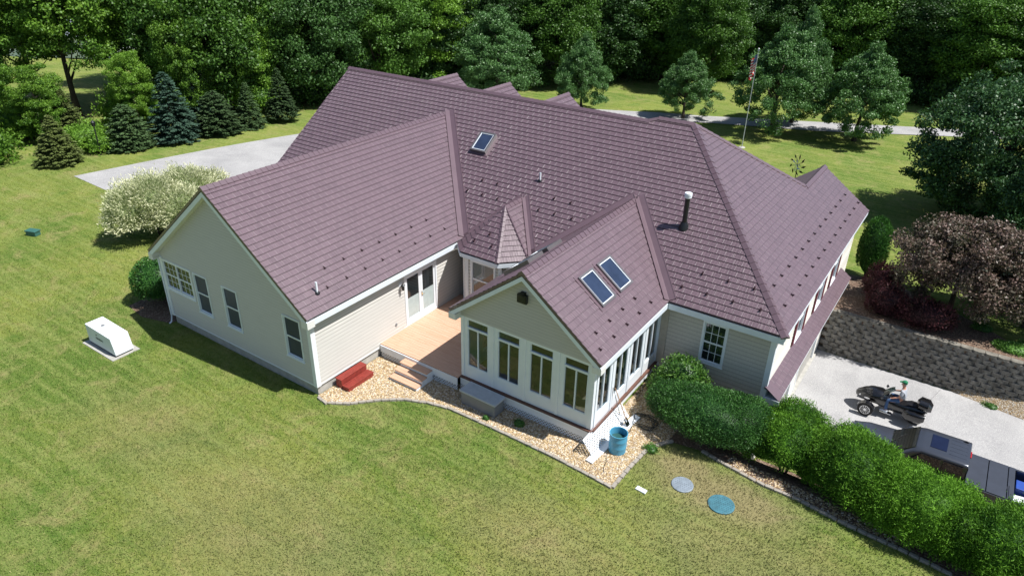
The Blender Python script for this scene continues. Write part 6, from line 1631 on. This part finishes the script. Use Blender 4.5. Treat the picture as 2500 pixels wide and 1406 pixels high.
b = MB(); tris_hexa(b, [(1.60, -0.74, 1.26), (1.60, 0.74, 1.26), (0.82, 0.64, 1.875), (0.82, -0.64, 1.875)], (0.7, 0, 0.8), 0.03); b.build('windshield', MAT['windscreen'], CB)
b = MB(); tris_hexa(b, [(1.58, -0.68, 1.27), (1.58, 0.68, 1.27), (0.86, 0.60, 1.83), (0.86, -0.60, 1.83)], (0.7, 0, 0.8), 0.012); b.build('cabin_interior', MAT['dark'], CB)
b = MB()
for s in (-0.45, 0.12): b.bar((1.60, s, 1.30), (1.18, s-0.42, 1.64), 0.018, 0.02, up=(0.7, 0, 0.8))
b.build('wiper', MAT['rubber'], CB)
b = MB(); b.box((-0.08, -0.40, 1.915), (0.42, 0.40, 1.932)); b.build('sunroof', MAT['darksunroof'], CB, bevel=0.012)
b = MB()
for y_ in (-0.45, -0.22, 0.0, 0.22, 0.45): b.box((-0.68, y_-0.012, 1.918), (-0.16, y_+0.012, 1.928))
b.build('roof_ribs', MAT['truckpaint'], CB)
b = MB(); b.loft([(-0.66, -0.56, 1.93, 0.02, 0.02, 2), (-0.60, -0.56, 1.95, 0.025, 0.03, 2), (-0.50, -0.56, 1.925, 0.01, 0.01, 2)], 8); b.build('antenna', MAT['dark'], CB)
b = MB(); b.box((-0.81, -0.18, 1.84), (-0.785, 0.18, 1.88)); b.build('brake_light', MAT['redlens'], CB)
for s in (1, -1):
    b = MB(); tris_hexa(b, [(1.05, s*0.872, 1.26), (0.02, s*0.872, 1.26), (0.02, s*0.805, 1.80), (0.62, s*0.805, 1.80)], (0, s, 0.1)); tris_hexa(b, [(-0.06, s*0.872, 1.26), (-0.70, s*0.872, 1.26), (-0.64, s*0.805, 1.80), (-0.06, s*0.805, 1.80)], (0, s, 0.1)); b.build('side_window', MAT['pane'], CB)
    b = MB(); b.tube([(1.08, s*0.86, 1.28), (1.08, s*1.03, 1.33)], 0.025); b.loft([(1.0, s*1.10, 1.36, 0.10, 0.08, 3), (1.08, s*1.10, 1.36, 0.12, 0.10, 3), (1.15, s*1.10, 1.36, 0.07, 0.07, 3)], 14); b.build('side_mirror', MAT['truckpaint'], TK, smooth=True)
    b = MB(); b.box((2.86, s*0.72-0.14, 0.86), (2.99, s*0.72+0.14, 1.02)); b.build('headlight', MAT['chrome'], TK, bevel=0.02)
    b = MB(); b.box((-2.93, s*0.90-0.06, 0.85), (-2.87, s*0.90+0.06, 1.2)); b.build('taillight', MAT['redlens'], TK, bevel=0.01)
    wheel(TK, (2.02, s*0.86, 0.39), 0.39, 0.26, 7); wheel(TK, (-1.75, s*0.86, 0.39), 0.39, 0.26, 7)
b = MB(); b.box((-2.9, -0.97, 0.50), (-0.80, -0.88, 1.30)); b.box((-2.9, 0.88, 0.50), (-0.80, 0.97, 1.30)); b.box((-2.9, -0.879, 0.52), (-2.82, 0.879, 1.28)); b.box((-2.81, -0.879, 0.52), (-0.80, 0.879, 0.62)); b.build('cargo_bed', MAT['truckpaint'], TK, bevel=0.012)
b = MB()
for a, c_ in ((-1.42, -0.82), (-2.0, -1.43), (-2.21, -2.01)): b.box((a+0.008, -0.93, 1.305), (c_-0.008, 0.93, 1.335))
b.build('bed_cover', MAT['vinylcover'], TK, bevel=0.006)
b = MB(); b.tube([(-2.06, 0.94, 1.35), (-2.06, 0.99, 1.39)], 0.012); b.tube([(-2.06, 0.2, 1.345), (-2.06, 0.9, 1.345)], 0.006, 5); b.build('cover_latch', MAT['dark'], TK)
bl = MB(); bl.box((-0.30, -0.30, 0), (0.30, 0.30, 0.30)); bg_ = bl.build('cooler', MAT['white'], None, bevel=0.04); bg_.location = (PX+2.55, PY-0.25, low_f(18, 11)+0.66); bg_.rotation_euler = (0, 0, 0.2)
tag(bg_, 'white cooler in the open end of the truck bed', 'cooler')
bl = MB(); bl.box((-0.2, -0.25, 0), (0.2, 0.25, 0.46)); bg_ = bl.build('blue_crate', simple('blue_crate', (0.02, 0.07, 0.35), 0.5), None, bevel=0.03); bg_.location = (PX+2.5, PY+0.42, low_f(18, 11)+0.66)
tag(bg_, 'blue plastic crate beside the cooler in the truck bed', 'crate')
